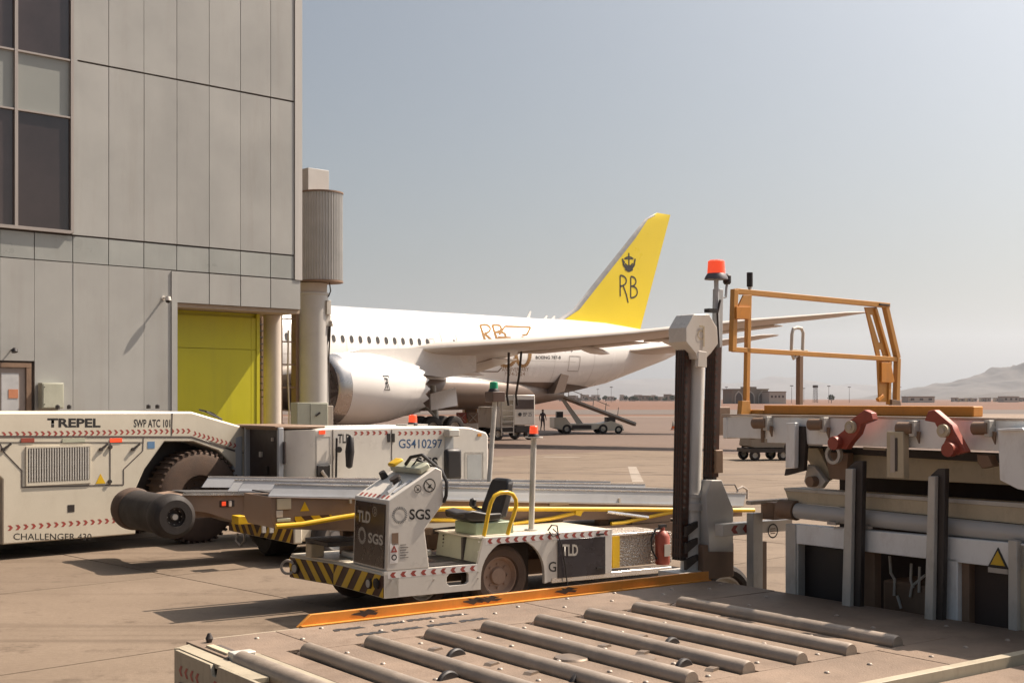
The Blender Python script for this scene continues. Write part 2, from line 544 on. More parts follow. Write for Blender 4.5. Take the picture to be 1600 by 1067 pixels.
desert_o = struct(MB().add([(-16000, -300, -.08), (16000, -300, -.08), (16000, 20000, -.08), (-16000, 20000, -.08)], [(0, 1, 2, 3)]).build('ground', desert))
S = Fr(*[(268 - 800) / FP * 5200 / (899 - HY), 5200 / (899 - HY)], 1.03)
def s2w(x, y): return (S.o[0] + x * S.u[0] + y * S.v[0], S.o[1] + x * S.u[1] + y * S.v[1])
SL = 5.0; I0, I1, J0, J1 = -4, 8, -3, 5
hole = [s2w(*p) for p in ((I0 * SL, J0 * SL), (I1 * SL, J0 * SL), (I1 * SL, J1 * SL), (I0 * SL, J1 * SL))]
apron = struct(MB().prism([(-260, -60), (260, -60), (260, 185), (-260, 185)], 'z', -.05, 0, [hole]).build('apron', conc_far))
fill = struct(MB().add([(*p, -.028) for p in hole], [(0, 1, 2, 3)]).build('joint_filler', seam_dark))
slab = MB().box(.013, SL - .013, .013, SL - .013, -.03, 0)
slab_me = slab.mesh('concrete_slab', conc)
for i in range(I0, I1):
    for j in range(J0, J1):
        o = inst('concrete_slab', slab_me, apron, (*s2w(i * SL, j * SL), random.uniform(-.003, .0015)), (random.uniform(-.0004, .0004), random.uniform(-.0004, .0004), S.ang))
struct(MB().add([(-900, 215, -.055), (1400, 225, -.055), (1400, 330, -.055), (-900, 300, -.055)], [(0, 1, 2, 3)]).build('taxiway', taxi))
struct(MB().add([(-900, 189, -.05), (1400, 189, -.05), (1400, 193, -.05), (-900, 193, -.05)], [(0, 1, 2, 3)]).build('apron_edge_line', line_m))
a = world_px(981, 5200 / (729 - HY), .004); b = world_px(994, 5200 / (729 - HY), .004); c = world_px(1006, 5200 / (753 - HY), .004); d = world_px(988, 5200 / (753 - HY), .004)
struct(MB().add([a, b, c, d], [(0, 1, 2, 3)]).build('painted_mark', line_m))
for (xa, ya, xb, yb, w) in ((850, 713.5, 905, 714.5, .25), (1110, 716, 1165, 715, .2), (600, 735, 1050, 742, .1), (1120, 742, 1600, 735, .12)):
    p = world_px(xa, 5200 / (ya - HY), .004); q = world_px(xb, 5200 / (yb - HY), .004); n = (q - p).normalized().cross(Vector((0, 0, 1))) * w
    struct(MB().add([p - n, q - n, q + n, p + n], [(0, 1, 2, 3)]).build('painted_line', line_m if xa != 600 and xa != 1120 else taxi))

def ridge(name, pts, D, depth, seed, nx=240, ny=26, rough=.42, fs=.0032):
    mb = MB(); x0 = pts[0][0]; x1 = pts[-1][0]
    def H(px):
        for (a, ya), (b, yb) in zip(pts, pts[1:]):
            if a <= px <= b:
                return ya + (yb - ya) * (px - a) / (b - a)
        return HY + 2
    vs = []
    for j in range(ny + 1):
        t = j / ny
        dd = D + (t - .5) * depth
        for i in range(nx + 1):
            px = x0 + (x1 - x0) * i / nx
            X = (px - 800) / FP * D
            h = max(0, EYE - (H(px) - HY) / FP * D)
            prof = max(0, 1 - abs(2 * t - 1) ** 1.3)
            nn = noise.fractal(Vector((X * fs, dd * fs, seed)), 1.0, 2.1, 6)
            rd = 1 - abs(noise.noise(Vector((X * fs * 1.4, dd * fs * .8, seed + 5)))) * 1.2
            z = h * prof * (1 + rough * nn + .0) * (.78 + .22 * rd) + h * .02 * nn
            if prof == 0 or h == 0: z = -2
            vs.append((X, dd, max(z, -2)))
    fsx = []
    for j in range(ny):
        for i in range(nx):
            k = j * (nx + 1) + i
            fsx.append((k, k + 1, k + nx + 2, k + nx + 1))
    mb.add(vs, fsx)
    return struct(mb.build(name, hill_m))
ridge('hills', [(1395, 625), (1420, 617), (1445, 609), (1475, 601), (1500, 597), (1522, 589), (1550, 577), (1575, 569), (1600, 562), (1660, 556), (1720, 566), (1800, 580), (1950, 600), (2050, 625)], 6200, 2600, 3.1)
ridge('low_hills', [(1490, 626), (1530, 618), (1560, 613), (1600, 611), (1700, 606), (1850, 618), (1950, 626)], 3600, 1100, 9.3, 160, 18)
ridge('distant_hills', [(400, 612), (560, 604), (700, 600), (830, 601), (900, 594), (950, 589), (1000, 590), (1060, 591), (1130, 596), (1165, 592), (1200, 586), (1225, 585), (1250, 590), (1300, 601), (1330, 597), (1370, 604), (1420, 610), (1500, 614), (1700, 612), (2000, 612)], 13500, 4500, 17.7, 300, 18, .12, .0009)

# ------------------------------------------------------------------ far airport things
F0 = Fr((1172 - 800) / FP * 700, 700, 5.0)
r = F0.root('airport_pavilion', 'distant beige pavilion with three pointed arches seen behind the orange guard rail', 'building')
wb_ = MB().box(-10.5, 10.5, 0, 14, -.1, 7.6); wb_.box(-3.6, 3.6, -.4, 5, -.1, 9.2); wb_.box(-11, 11, -.3, 14.3, 7.6, 8.1)
wb_.build('wall', far_beige, r)
for cx in (-6.8, 0, 6.8):
    arch = [(cx - 2.3, 0), (cx - 2.3, 4.2), (cx - 1.6, 5.6), (cx, 6.9), (cx + 1.6, 5.6), (cx + 2.3, 4.2), (cx + 2.3, 0)]
    arch2 = [(cx + (p[0] - cx) * .78, p[1] * .9) for p in arch]
    f = MB().prism(arch, 'y', -.8, -.42).build('arch_frame', far_white, r)
    MB().prism(arch2, 'y', -.84, -.81).build('arch_glass', far_dark, f)
F1 = Fr((1202 - 800) / FP * 690, 690, 5.0)
r = F1.root('annex_block', 'plain white flat roofed block right beside the arched pavilion', 'building')
MB().box(0, 9.6, 0, 10, -.1, 6.2).build('wall', far_white, r)
MB().box(-.2, 9.8, -.2, 10.2, 6.2, 6.6).build('roof', far_beige, r)
for k in range(4):
    MB().box(1 + 2.1 * k, 2.1 + 2.1 * k, -.06, .02, 3.2, 4.4).build('window', far_dark, r)

pole = MB().tube([(0, 0, 0), (0, 0, 11)], [.16, .09], 6); pole.box(-1.0, 1.0, -.25, .25, 10.6, 11.1)
pole_me = pole.mesh('light_pole', far_dark)
for px, D, lb_ in ((955, 900, 'taller thin floodlight pole rising out of the distant town'), (934, 1100, 'shorter thin floodlight pole at the left of the distant town'), (1135, 900, 'floodlight pole just left of the arched pavilion'), (1237, 800, 'floodlight pole just right of the white annex block'),
               (1256, 1000, 'floodlight pole close behind the middle orange guard post'), (1295, 830, 'floodlight pole beside the lone dark tree, right of the lattice tower'), (1327, 900, 'floodlight pole seen alone in the middle of the guard frame'), (1406, 900, 'floodlight pole just outside the right end of the orange guard frame')):
    o = inst('light_pole', pole_me, None, (*world_px(px, D)[:2], -.08))
    tag(o, lb_, 'light pole', 'floodlight poles along the far side of the airfield')
F2 = Fr((1274 - 800) / FP * 900, 900, 5)
r = F2.root('radar_tower', 'dark lattice tower, stockiest of the uprights on the far airfield', 'tower')
tw = MB()
for sx in (-1, 1):
    for sy in (-1, 1): tw.bar((sx * 1.2, sy * 1.2, 0), (sx * .9, sy * .9, 10.5), .25, .25)
for k in range(5):
    z = k * 2.1
    tw.bar((-1.15, -1.15, z), (1.0, -1.0, z + 2.1), .15, .15); tw.bar((1.15, -1.15, z), (-1.0, -1.0, z + 2.1), .15, .15)
tw.build('lattice', far_dark, r); MB().box(-1.4, 1.4, -1.4, 1.4, 10.5, 12.2).build('cabin', far_dark, r)
def far_block(px, D, w, h, d, label, m, grp=None, n=3):
    f = Fr((px - 800) / FP * D, D, 6.0)
    r = f.root('far_building', label, 'building', grp)
    MB().box(0, w, 0, d, -.1, h).build('wall', m, r)
    MB().box(-.3, w + .3, -.3, d + .3, h, h + .35).build('roof', far_beige, r)
    for k in range(n):
        MB().box(w * (k + .3) / n, w * (k + .7) / n, -.05, .02, h * .4, h * .75).build('window', far_dark, r)
far_block(1419, 900, 20, 4.0, 10, 'long low white building at the foot of the mountain, left of the small huts', far_white)
for k, px in enumerate((1490, 1500, 1512, 1521, 1534, 1541, 1556, 1563, 1588, 1596)):
    far_block(px, 1150, random.uniform(3.5, 5), random.uniform(2.6, 3.4), 5, 'small white hut in the row below the mountain', far_white, 'white huts in a row below the mountain', 1)
far_block(1568, 1000, 13, 4.2, 8, 'pale beige building at right among the huts below the mountain', far_white)
rr_ = random.Random(5)
for k in range(44):
    px = rr_.uniform(895, 1052) if k < 34 else rr_.uniform(870, 900); D = rr_.uniform(1500, 1900)
    far_block(px, D, rr_.uniform(4, 11), rr_.uniform(3, 8), 8, 'small pale house of the distant town under the tail cone', far_white if rr_.random() < .6 else far_beige, 'houses of the distant town behind the airfield', 2)
def far_tree(px, D, h, label, palm=False, grp=None):
    p = world_px(px, D)
    e = bpy.data.objects.new('palm_tree' if palm else 'tree', None); COL.objects.link(e); e.location = (p.x, p.y, -.08)
    tag(e, label, 'tree', grp)
    MB().tube([(0, 0, 0), (.1, 0, h * .35), (0, 0, h * .7)], [h * .04, h * .03, h * .025], 6).build('trunk', far_dark, e)
    cb = MB(); q = random.Random(int(px))
    for k in range(130):
        th = q.uniform(0, 2 * PI); u = q.uniform(-1, 1); rad = q.uniform(.35, 1) * h * .42
        c = Vector((math.cos(th) * math.sqrt(1 - u * u) * rad, math.sin(th) * math.sqrt(1 - u * u) * rad, h * .66 + u * rad * .8))
        s_ = h * .09
        n1 = Vector((q.uniform(-1, 1), q.uniform(-1, 1), q.uniform(-1, 1))).normalized() * s_; n2 = n1.cross(Vector((q.uniform(-1, 1), q.uniform(-1, 1), 1))).normalized() * s_
        cb.add([c - n1, c + n2, c + n1, c - n2], [(0, 1, 2, 3)])
    cb.build('crown', leaf, e)
far_tree(1299, 800, 5.5, 'small dark tree standing alone on the far airfield', True)
for k in range(26):
    far_tree(rr_.uniform(890, 1055), rr_.uniform(1300, 1480), rr_.uniform(3.5, 6.5), 'small dark tree in front of the distant town', False, 'trees in front of the distant town')

# ------------------------------------------------------------------ terminal building
Wf = Fr(-9.8, 39.2, 1.045)
tb = Wf.root('terminal_building', 'tall grey panel clad terminal with tinted windows and a lime green door bay', 'building')
jx = [Wf.Y(px, 400)[0] for px in (-170, -108, -55, 0, 54, 114, 170, 225, 276.5, 327, 376, 423, 459.5)]
xL = jx[0]; xC = Wf.Y(471.5, 400)[0]; xE = jx[-1]
z_over = Wf.Y(465, 484)[1]; z_s0 = Wf.Y(458.5, 437)[1]; z_s1 = Wf.Y(458.5, 399.5)[1]; z_u = Wf.Y(462, 160)[1]
z_top = z_u + 9.5; ZT2 = z_u + 4.6
xG0 = Wf.Y(277, 500)[0]; xG1 = Wf.Y(401, 500, .9)[0]; xWn = jx[5]
MB().box(xL - 14, xC - .02, .075, 14, z_over + .01, z_top).build('upper_body', seam_dark, tb)
MB().box(xL - 14, xG0 - .02, .075, 14, 0, z_over + .01).build('lower_body', seam_dark, tb)
MB().box(xG0 - .019, xC - .03, .08, 9, z_over - .12, z_over + .005).build('soffit', soffit_m, tb)
clad_me = unitbox(cladding); strip_me = unitbox(strip_clad); glass_me = unitbox(window_glass); span_me = unitbox(spandrel); mul_me = unitbox(mullion); lime_me = unitbox(lime)
def panel(name, me, x0, x1, z0, z1, y0=-.0, y1=.07, g=.009, par=None):
    yy = y0 + random.uniform(-.0035, .0035)
    return inst(name, me, par or tb, (x0 + g, yy, z0 + g), (random.uniform(-.0012, .0012), 0, random.uniform(-.0025, .0025)), (x1 - x0 - 2 * g, y1 - y0, z1 - z0 - 2 * g))
for k in range(5, 12):
    panel('wall_panel', clad_me, jx[k], jx[k + 1], z_s1 + .015, z_u - .018)
    panel('wall_panel', clad_me, jx[k], jx[k + 1], z_u + .018, ZT2)
    panel('wall_panel', clad_me, jx[k], jx[k + 1], ZT2, z_top)
for k in range(0, 12):
    panel('band_panel', strip_me, jx[k], jx[k + 1], z_s0 + .01, z_s1 - .01, .01, .07, .013)
    if k < 8:
        x1 = jx[k + 1] if k < 7 else xG0 - .2
        if k in (3,):   # leave the door opening
            panel('wall_panel', clad_me, jx[k], x1, Wf.Y(20, 567)[1] + .06, z_s0, g=.006)
        elif k > 3:
            panel('wall_panel', clad_me, jx[k], x1, .1, z_s0, g=.006)
        else:
            panel('wall_panel', clad_me, jx[k], x1, .1 if k < 2 else Wf.Y(20, 567)[1] + .06, z_s0, g=.006)
for k in range(8, 12):
    panel('wall_panel', clad_me, jx[k], jx[k + 1] if k < 11 else xC - .04, z_over, z_s0, g=.016)
inst('corner_trim', unitbox(jet_grey), tb, (xE + .02, -.03, z_s0 - .0), (0, 0, 0), (xC - xE - .02, .5, z_top - z_s0))
inst('jamb_post', clad_me, tb, (xG0 - .2, -.03, 0), (0, 0, 0), (.19, .4, z_s0 - .02))
MB().box(jx[5] - .03, jx[5] + .12, -.035, .06, z_s1 + .02, z_top).build('trim_strip', cladding, tb)
# curtain window
xs_m = [jx[0], Wf.Y(-60, 200)[0], Wf.Y(25, 200)[0], jx[5] - .03]
zr = [z_s1 + .06, Wf.Y(110, 184)[1], Wf.Y(112, 95)[1], Wf.Y(112, -180)[1], z_top]
for i in range(3):
    for j in range(4):
        panel('window_pane', span_me if j in (1, 3) else glass_me, xs_m[i], xs_m[i + 1], zr[j], zr[j + 1], .045, .07, .03)
for x in xs_m[1:]:
    inst('mullion', mul_me, tb, (x - .045, -.04, zr[0]), (0, 0, 0), (.09, .11, z_top - zr[0]))
for z in zr[:4]:
    inst('transom', mul_me, tb, (xs_m[0], -.03 if z > zr[0] else -.09, z - .03), (0, 0, 0), (xs_m[3] - xs_m[0] - .05, .1 if z > zr[0] else .16, .05 if z > zr[0] else .09))
# lime door bay
dz = z_over - .12
MB().box(xG0 - .3, xG1, 1.02, 8.5, 0, dz - .01).build('bay_wall', lime, tb)
xm = Wf.Y(393, 550, .9)[0]; zm = Wf.Y(350, 545, .9)[1]
for (a_, b_) in ((xG0 - .28, xm), (xm, xG1)):
    for (c_, d_) in ((0.05, zm), (zm, dz - .15)):
        panel('door_panel', lime_me, a_, b_, c_, d_, .93, 1.01, .008)
MB().box(xG1 + .002, xG1 + .12, .9, 1.2, 0, dz - .02).build('door_post', lime, tb)
# columns under the overhang
for px, y in ((425.5, 1.4),):
    x = Wf.Y(px, 550, y)[0]
    MB().lathe([(0, .37), (.12, .37), (.13, .295), (z_over - .13, .295)], (x, y, 0), (0, 0, 1), 32).build('column', plaster, tb)
# service door at left
zD = Wf.Y(20, 567)[1]; xd1 = Wf.Y(48, 600)[0]; xd0 = xd1 - 2.6
fr = MB().box(xd0, xd0 + .14, -.05, .1, 0, zD); fr.box(xd1 - .14, xd1, -.05, .1, 0, zD); fr.box(xd0, xd1, -.055, .1, zD - .12, zD + .002)
dfr = fr.build('door_frame', brownsteel, tb)
MB().box(xd0 + .15, xd1 - .15, .0, .06, 0, zD - .13).build('door_leaf', M('door_taupe', (.27, .22, .19), .5, var=.08), tb)
x0 = Wf.Y(2, 610)[0]; x1 = Wf.Y(29, 610)[0]; za = Wf.Y(20, 583)[1]
MB().box(x0, x1, -.01, .0, za - 1.2, za).build('notice_board', M('notice_pale', (.45, .45, .45), .4), tb)
x0 = Wf.Y(13, 610)[0]; x1 = Wf.Y(28, 610)[0]; za = Wf.Y(20, 608)[1]; zb = Wf.Y(20, 622)[1]
MB().box(x0, x1, -.02, -.012, zb, za).build('orange_notice', M('notice_orange', (.5, .2, .1), .6), tb)
# cabinet on the wall
x0 = Wf.Y(65, 615, -.25)[0]; x1 = Wf.Y(99, 615, -.25)[0]; z1 = Wf.Y(80, 598, -.25)[1]
Cr = bpy.data.objects.new('wall_cabinet', None); COL.objects.link(Cr)
mw = Matrix.Translation((Wf.o[0], Wf.o[1], 0)) @ Matrix.Rotation(Wf.ang, 4, 'Z')
def wall_root(name, label, cat, x, z):
    e = bpy.data.objects.new(name, None); COL.objects.link(e)
    e.location = mw @ Vector((x, 0, z)); e.rotation_euler = (0, 0, Wf.ang); return tag(e, label, cat)
bpy.data.objects.remove(Cr)
Cr = wall_root('wall_cabinet', 'pale green electrical cabinet mounted on the terminal wall beside the service door', 'cabinet', x0, z1 - .72)
MB().box(0, x1 - x0, -.28, -.01, 0, .72).build('housing', cabinet, Cr, .008)
MB().box(.03, x1 - x0 - .03, -.3, -.282, .03, .69).build('door', cabinet, Cr, .005)
for k in (.12, .6): MB().cyl((.06, -.31, k), (.06, -.298, k), .015, 8).build('latch', darksteel, Cr)
# cctv camera
x0, z0 = Wf.Y(262, 466, -.25)
cc = wall_root('security_camera', 'small white dome camera on a bracket high on the grey wall', 'camera', x0, z0)
MB().tube([(0, -.005, .02), (0, -.2, .02), (0, -.27, -.02)], [.035, .03, .05], 12).build('bracket', white_m, cc)
MB().lathe([(.1, .07), (.0, .1), (-.02, .1)], (0, -.27, -.05), (0, 0, 1), 20).build('housing', white_m, cc)
MB().lathe([(-.021, .085), (-.06, .07), (-.09, .04), (-.1, .001)], (0, -.27, -.05), (0, 0, 1), 20).build('dome', black, cc)
MB().cyl((0, -.012, .02), (0, .0, .02), .07, 16).build('plate', white_m, cc)
x0, z0 = Wf.Y(22, 545, -.2)
cc = wall_root('wall_lamp', 'small dark lamp fixed above the service door', 'lamp', x0, z0)
MB().cyl((0, 0, -.03), (0, -.2, .0), .02, 8).build('arm', darksteel, cc)
MB().lathe([(0, .03), (.05, .08), (.13, .085)], (0, -.2, .03), (0, -.3, -.9), 16).build('lamp_shade', black, cc)

# ------------------------------------------------------------------ jet bridge pillar beside the corner
DJ = 45.5
J = Fr((489 - 800) / FP * DJ, DJ, 1.045)
DJ_=0
def zJ(py, D=45.5): return EYE - (py - HY) / FP * D
jp = J.root('boarding_bridge_pillar', 'round grey pillar carrying a corrugated drum right of the terminal corner', 'pillar')
MB().lathe([(0, .66), (.2, .66), (.21, .54), (zJ(462), .54), (zJ(461), .565), (zJ(458), .565), (zJ(458) + .01, .54)], (0, 0, 0), (0, 0, 1), 40).build('shaft', jet_grey, jp)
cl = MB().lathe([(zJ(458) + .02, .5), (zJ(443), .5)], (0, 0, 0), (0, 0, 1), 32)
cl.build('collar', plaster, jp)
dx = (502 - 489) / FP * DJ
c0 = (dx * J.u[0], -dx * J.v[0] * -1 * 1.0, 0)
# centre of the drum lies a little to the right of the pillar's
cw = Vector((dx, 0)); cl_ = (cw.x * J.u[0] + 0, cw.x * J.v[0])
dr = .76
MB().lathe([(zJ(439), .001), (zJ(439), dr), (zJ(304), dr), (zJ(304), .001)], (cl_[0], cl_[1], 0), (0, 0, 1), 180, fn=lambda k, h: 1.0 if k % 4 < 2 else .955).build('corrugated_drum', corr, jp)
MB().lathe([(zJ(304) + .005, .001), (zJ(304) + .005, dr * 1.03), (zJ(301.5), dr * 1.03), (zJ(301.5), .001)], (cl_[0], cl_[1], 0), (0, 0, 1), 60).build('drum_cap', brownsteel, jp)
MB().lathe([(zJ(442), .001), (zJ(442), dr * 1.02), (zJ(439) - .005, dr * 1.02), (zJ(439) - .005, .001)], (cl_[0], cl_[1], 0), (0, 0, 1), 60).build('drum_base', brownsteel, jp)
MB().box(-.48, .41, -.4, .4, zJ(301), zJ(267)).build('top_box', jet_grey, jp, .01)
pp = lambda px, py, off=0: ((px - 489) / FP * DJ * J.u[0] - .55 * 0 + off * 0, (px - 489) / FP * DJ * J.v[0] - .1 + off, zJ(py))
MB().tube([pp(512, 440), pp(514, 455), pp(511, 463), pp(506, 466)], .022, 8).build('cable', darksteel, jp)
MB().tube([pp(508, 480), pp(512, 505), pp(510, 530), pp(503, 560), pp(504, 660)], .035, 8).build('hose', darksteel, jp)
MB().tube([pp(514, 500), pp(512, 540), pp(511, 560), pp(512, 660)], .03, 8).build('hose', darksteel, jp)
q = pp(507, 500); MB().box(q[0] - .1, q[0] + .12, q[1] - .12, q[1] + .1, zJ(510), zJ(492)).build('junction_box', graysteel, jp, .01)
q = pp(513, 505); MB().tube([pp(509, 502), pp(515, 503), pp(516, 510)], .07, 10).build('socket', graysteel, jp)
MB().box(q[0] - .2, q[0] - .02, q[1] - .1, q[1] + .1, zJ(492), zJ(470)).build('junction_box', graysteel, jp, .01)
# brown frame between column and pillar: open service stair
K = Fr((449 - 800) / FP * 45, 45, 1.045)
st = K.root('service_stair', 'brown steel service stair tower between the column and the grey pillar', 'staircase')
def zK(py): return EYE - (py - HY) / FP * 45
for (x, y) in ((-.3, 0), (.32, 0), (-.3, 2.2), (.32, 2.2)):
    MB().bar((x, y, 0), (x, y, zK(485)), .12 if x < 0 else .3, .12).build('post', brownsteel, st)
for k in range(22):
    MB().box(-.28, .3, .1 + k * .09, .1 + k * .09 + .26, .25 + k * .24, .29 + k * .24).build('tread', darksteel, st)
for k in range(7):
    MB().bar((-.3, -.05, .6 + k * .8), (.32, -.05, .6 + k * .8), .04, .05).build('rung', brownsteel, st)
MB().tube([(-.05, -.12, 0), (-.02, -.15, 2.2), (-.06, -.12, 3.5), (-.04, -.12, 5)], .03, 6).build('pipe', plaster, st)
# electrical box in front of the pillar
x0 = (461 - 800) / FP * 37
E_ = Fr(x0, 37.4, 1.8)
eb = E_.root('ground_power_cabinet', 'pale green ground power cabinet standing before the grey pillar', 'cabinet')
def zE(py): return EYE - (py - HY) / FP * 37
MB().box(.0, .95, 0, .6, 1.2, zE(629)).build('housing', cabinet, eb, .01)
MB().box(.4, .93, -.02, -.001, 1.25, zE(631)).build('door', cabinet, eb, .005)
MB().box(.05, .9, .05, .55, 0, 1.199).build('plinth', graysteel, eb)
MB().bar((.55, -.05, zE(650)), (.68, -.05, zE(645)), .05, .05).build('handle', darksteel, eb)
MB().box(.955, 1.15, .1, .5, 1.5, zE(634)).build('side_box', plaster, eb, .01)

# ================================================================== AIRLINER
PA = math.atan(1.05)
P = Fr(-11.4 - 23 * math.sin(PA), 79 - 23 * math.cos(PA), 1.05)
pl = P.root('airliner', 'white twin engine airliner with yellow tail fin parked nose to the terminal', 'airplane')
FS = [(0, 4.55, .04, .04), (.35, 4.6, .6, .55), (1.0, 4.7, 1.15, 1.0), (2, 4.85, 1.75, 1.6), (3.5, 5.0, 2.3, 2.25), (5.5, 5.2, 2.7, 2.72), (8, 5.35, 2.87, 2.95),
      (10, 5.38, 2.88, 2.97), (20, 5.38, 2.88, 2.97), (30, 5.38, 2.88, 2.97), (37, 5.39, 2.88, 2.96), (41, 5.5, 2.8, 2.83), (44.2, 5.74, 2.62, 2.65), (48, 6.02, 2.2, 2.3), (52, 6.4, 1.55, 1.62), (55, 6.62, 1.0, 1.05), (57.4, 6.85, .45, .5), (58, 6.9, .3, .34)]
def fus(x):
    for a_, b_ in zip(FS, FS[1:]):
        if a_[0] <= x <= b_[0]:
            t = (x - a_[0]) / (b_[0] - a_[0]); t2 = t
            return [a_[i] + (b_[i] - a_[i]) * t2 for i in range(1, 4)]
    return list(FS[-1][1:])
def wrap(p, off=.012):
    zc, hw, hh = fus(p[0]); q = max(-.999, min(.999, (p[2] - zc) / hh))
    return (p[0], -hw * math.sqrt(1 - q * q) - off, p[2])
def surf(px, py, off=.012):
    def F(y):
        x, z = P.Y(px, py, y); zc, hw, hh = fus(x); return (y / hw) ** 2 + ((z - zc) / hh) ** 2 - 1, x, z, zc, hw, hh
    y = -3.4; best = (9, y)
    while y < 0:
        f = F(y)[0]
        if f < 0: break
        if f < best[0]: best = (f, y)
        y += .1
    if y < 0:
        a, b = y - .1, y
        for _ in range(20):
            m = (a + b) / 2
            if F(m)[0] < 0: b = m
            else: a = m
        y = b
    else: y = best[1]
    _, x, z, zc, hw, hh = F(y); n = Vector((0, y / hw ** 2, (z - zc) / hh ** 2)).normalized() * (off * .9 + .003)
    return (x, y + n.y, z + n.z)
def wtext(s_, pxa, pya, pxb, pyb, mat, name, par, bold=0):
    return text(s_, name, mat, par, (pxa, 0, -pyb), (1, 0, (pya - pya) * 0), (0, 0, 1), pxb - pxa, pyb - pya, thick=0, bold=bold, fn=lambda p: surf(p.x, -p.z, .003))
NS = 160
mb = MB()
xsn = sorted(set([f[0] for f in FS] + [.15, .6, 1.5, 2.7, 4.5, 6.7, 39, 42.6, 46, 50, 53.5, 56.2]))
mb.rings([[(x, hw * math.sin(2 * PI * k / NS), zc + hh * math.cos(2 * PI * k / NS)) for k in range(NS)] for x in xsn for zc, hw, hh in [fus(x)]])
fz = mb.build('fuselage', white_air, pl)
# fairing under the wing
fb = MB(); sec = []
for x, hw, zt, zb_ in ((15, .4, 4.0, 2.42), (17, 1.9, 4.3, 2.1), (19, 2.9, 4.5, 1.9), (23, 3.2, 4.6, 1.75), (28, 3.25, 4.6, 1.75), (33, 3.1, 4.4, 1.85), (37, 2.7, 4.1, 2.0), (40.5, 1.9, 3.7, 2.2), (43.5, .5, 3.3, 2.55)):
    ring = []
    for k in range(44):
        t = 2 * PI * k / 44
        ring.append((x, hw * math.copysign(abs(math.sin(t)) ** .75, math.sin(t)), (zt + zb_) / 2 + (zt - zb_) / 2 * math.copysign(abs(math.cos(t)) ** .85, math.cos(t))))
    sec.append(ring)
fb.rings(sec)
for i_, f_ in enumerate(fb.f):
    if sum(fb.v[k][2] for k in f_) / len(f_) < 3.75: fb.m[i_] = 1  # fairing faces below a set height take the dark belly colour
fair = fb.build('belly_fairing', [white_air, belly_dark], pl)
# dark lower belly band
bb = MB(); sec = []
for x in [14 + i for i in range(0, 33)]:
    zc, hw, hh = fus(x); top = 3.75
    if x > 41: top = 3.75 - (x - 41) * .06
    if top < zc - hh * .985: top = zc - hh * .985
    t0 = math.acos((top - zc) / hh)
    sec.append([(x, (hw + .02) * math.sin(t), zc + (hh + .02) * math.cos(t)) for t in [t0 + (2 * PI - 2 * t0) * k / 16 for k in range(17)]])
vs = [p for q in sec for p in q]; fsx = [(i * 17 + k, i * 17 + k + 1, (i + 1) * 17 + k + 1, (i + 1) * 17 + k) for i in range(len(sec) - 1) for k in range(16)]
bb.add(vs, fsx); bb.build('belly_band', belly_dark, pl)
def aerofoil(le, chord, th, y, z, n=14, twist=0.0):
    pts = []
    for k in range(n + 1):
        c = .5 * (1 - math.cos(PI * k / n)); yt = th * chord * (1.48 * math.sqrt(c) - .63 * c - 1.76 * c * c + 1.42 * c ** 3 - .51 * c ** 4)
        pts.append((c, yt * 1.0))
    up = [(le + c * chord, y, z + t * 1.1 - twist * c * chord) for c, t in pts]
    lo = [(le + c * chord, y, z - t * .75 - twist * c * chord) for c, t in pts[1:-1]][::-1]
    return up + lo
tipx, tipz = P.Y(1347, 487, -30)
def zle(py, px, y): return P.Y(px, py, y)[1]
z10 = P.Y(672, 546, -10)[1]; z20 = P.Y(985, 521, -20)[1]
wing_secs = [(-1.5, 16.2, 13.8, .12, 3.75), (-3, 17.6, 12.8, .12, 3.95), (-6, 19.7, 10.6, .11, 4.4), (-10, 22.2, 8.4, .10, z10), (-15, 25.3, 6.6, .10, (z10 + z20) / 2 - .05), (-20, 28.5, 5.2, .095, z20), (-25, 31.4, 3.7, .09, (z20 + tipz) / 2 + .05), (-28, 33.2, 2.6, .08, tipz - .2), (-29.4, 34.4, 1.5, .08, tipz - .05), (-30.05, 35.3, .5, .08, tipz)]
for sgn in (1, -1):
    wing = MB().rings([aerofoil(le, c, th, y * sgn, z, twist=-.015) for y, le, c, th, z in wing_secs]).build('wing', wing_grey, pl)
    # flap edge line panels
    for y0_, y1_, in ((-4.5, -8.8), (-10.6, -17.5), (-18, -25)):
        def sec_at(y):
            for a_, b_ in zip(wing_secs, wing_secs[1:]):
                if b_[0] <= y <= a_[0]:
                    t = (y - a_[0]) / (b_[0] - a_[0]); return [a_[i] + (b_[i] - a_[i]) * t for i in range(5)]
        fl = []
        for y in (y0_, y1_):
            _, le, c, th, z = sec_at(y)
            fl.append([(le + c * .8, y * sgn, z - .12), (le + c * 1.03, y * sgn, z - .1), (le + c * 1.03, y * sgn, z - .06), (le + c * .8, y * sgn, z - .03)])
        MB().rings(fl).build('flap', wing_grey, wing)
    # flap track fairings
    for y in (-6.8, -15.2, -19.5):
        _, le, c, th, z = sec_at(y)
        L_ = 3.4 if y > -14 else 2.6
        MB().lathe([(0, .02), (L_ * .15, .13), (L_ * .4, .21), (L_ * .75, .17), (L_, .03)], (le + c * .62, y * sgn, z - .2), (1, 0, -.1), 14).build('track_fairing', white_air, wing)
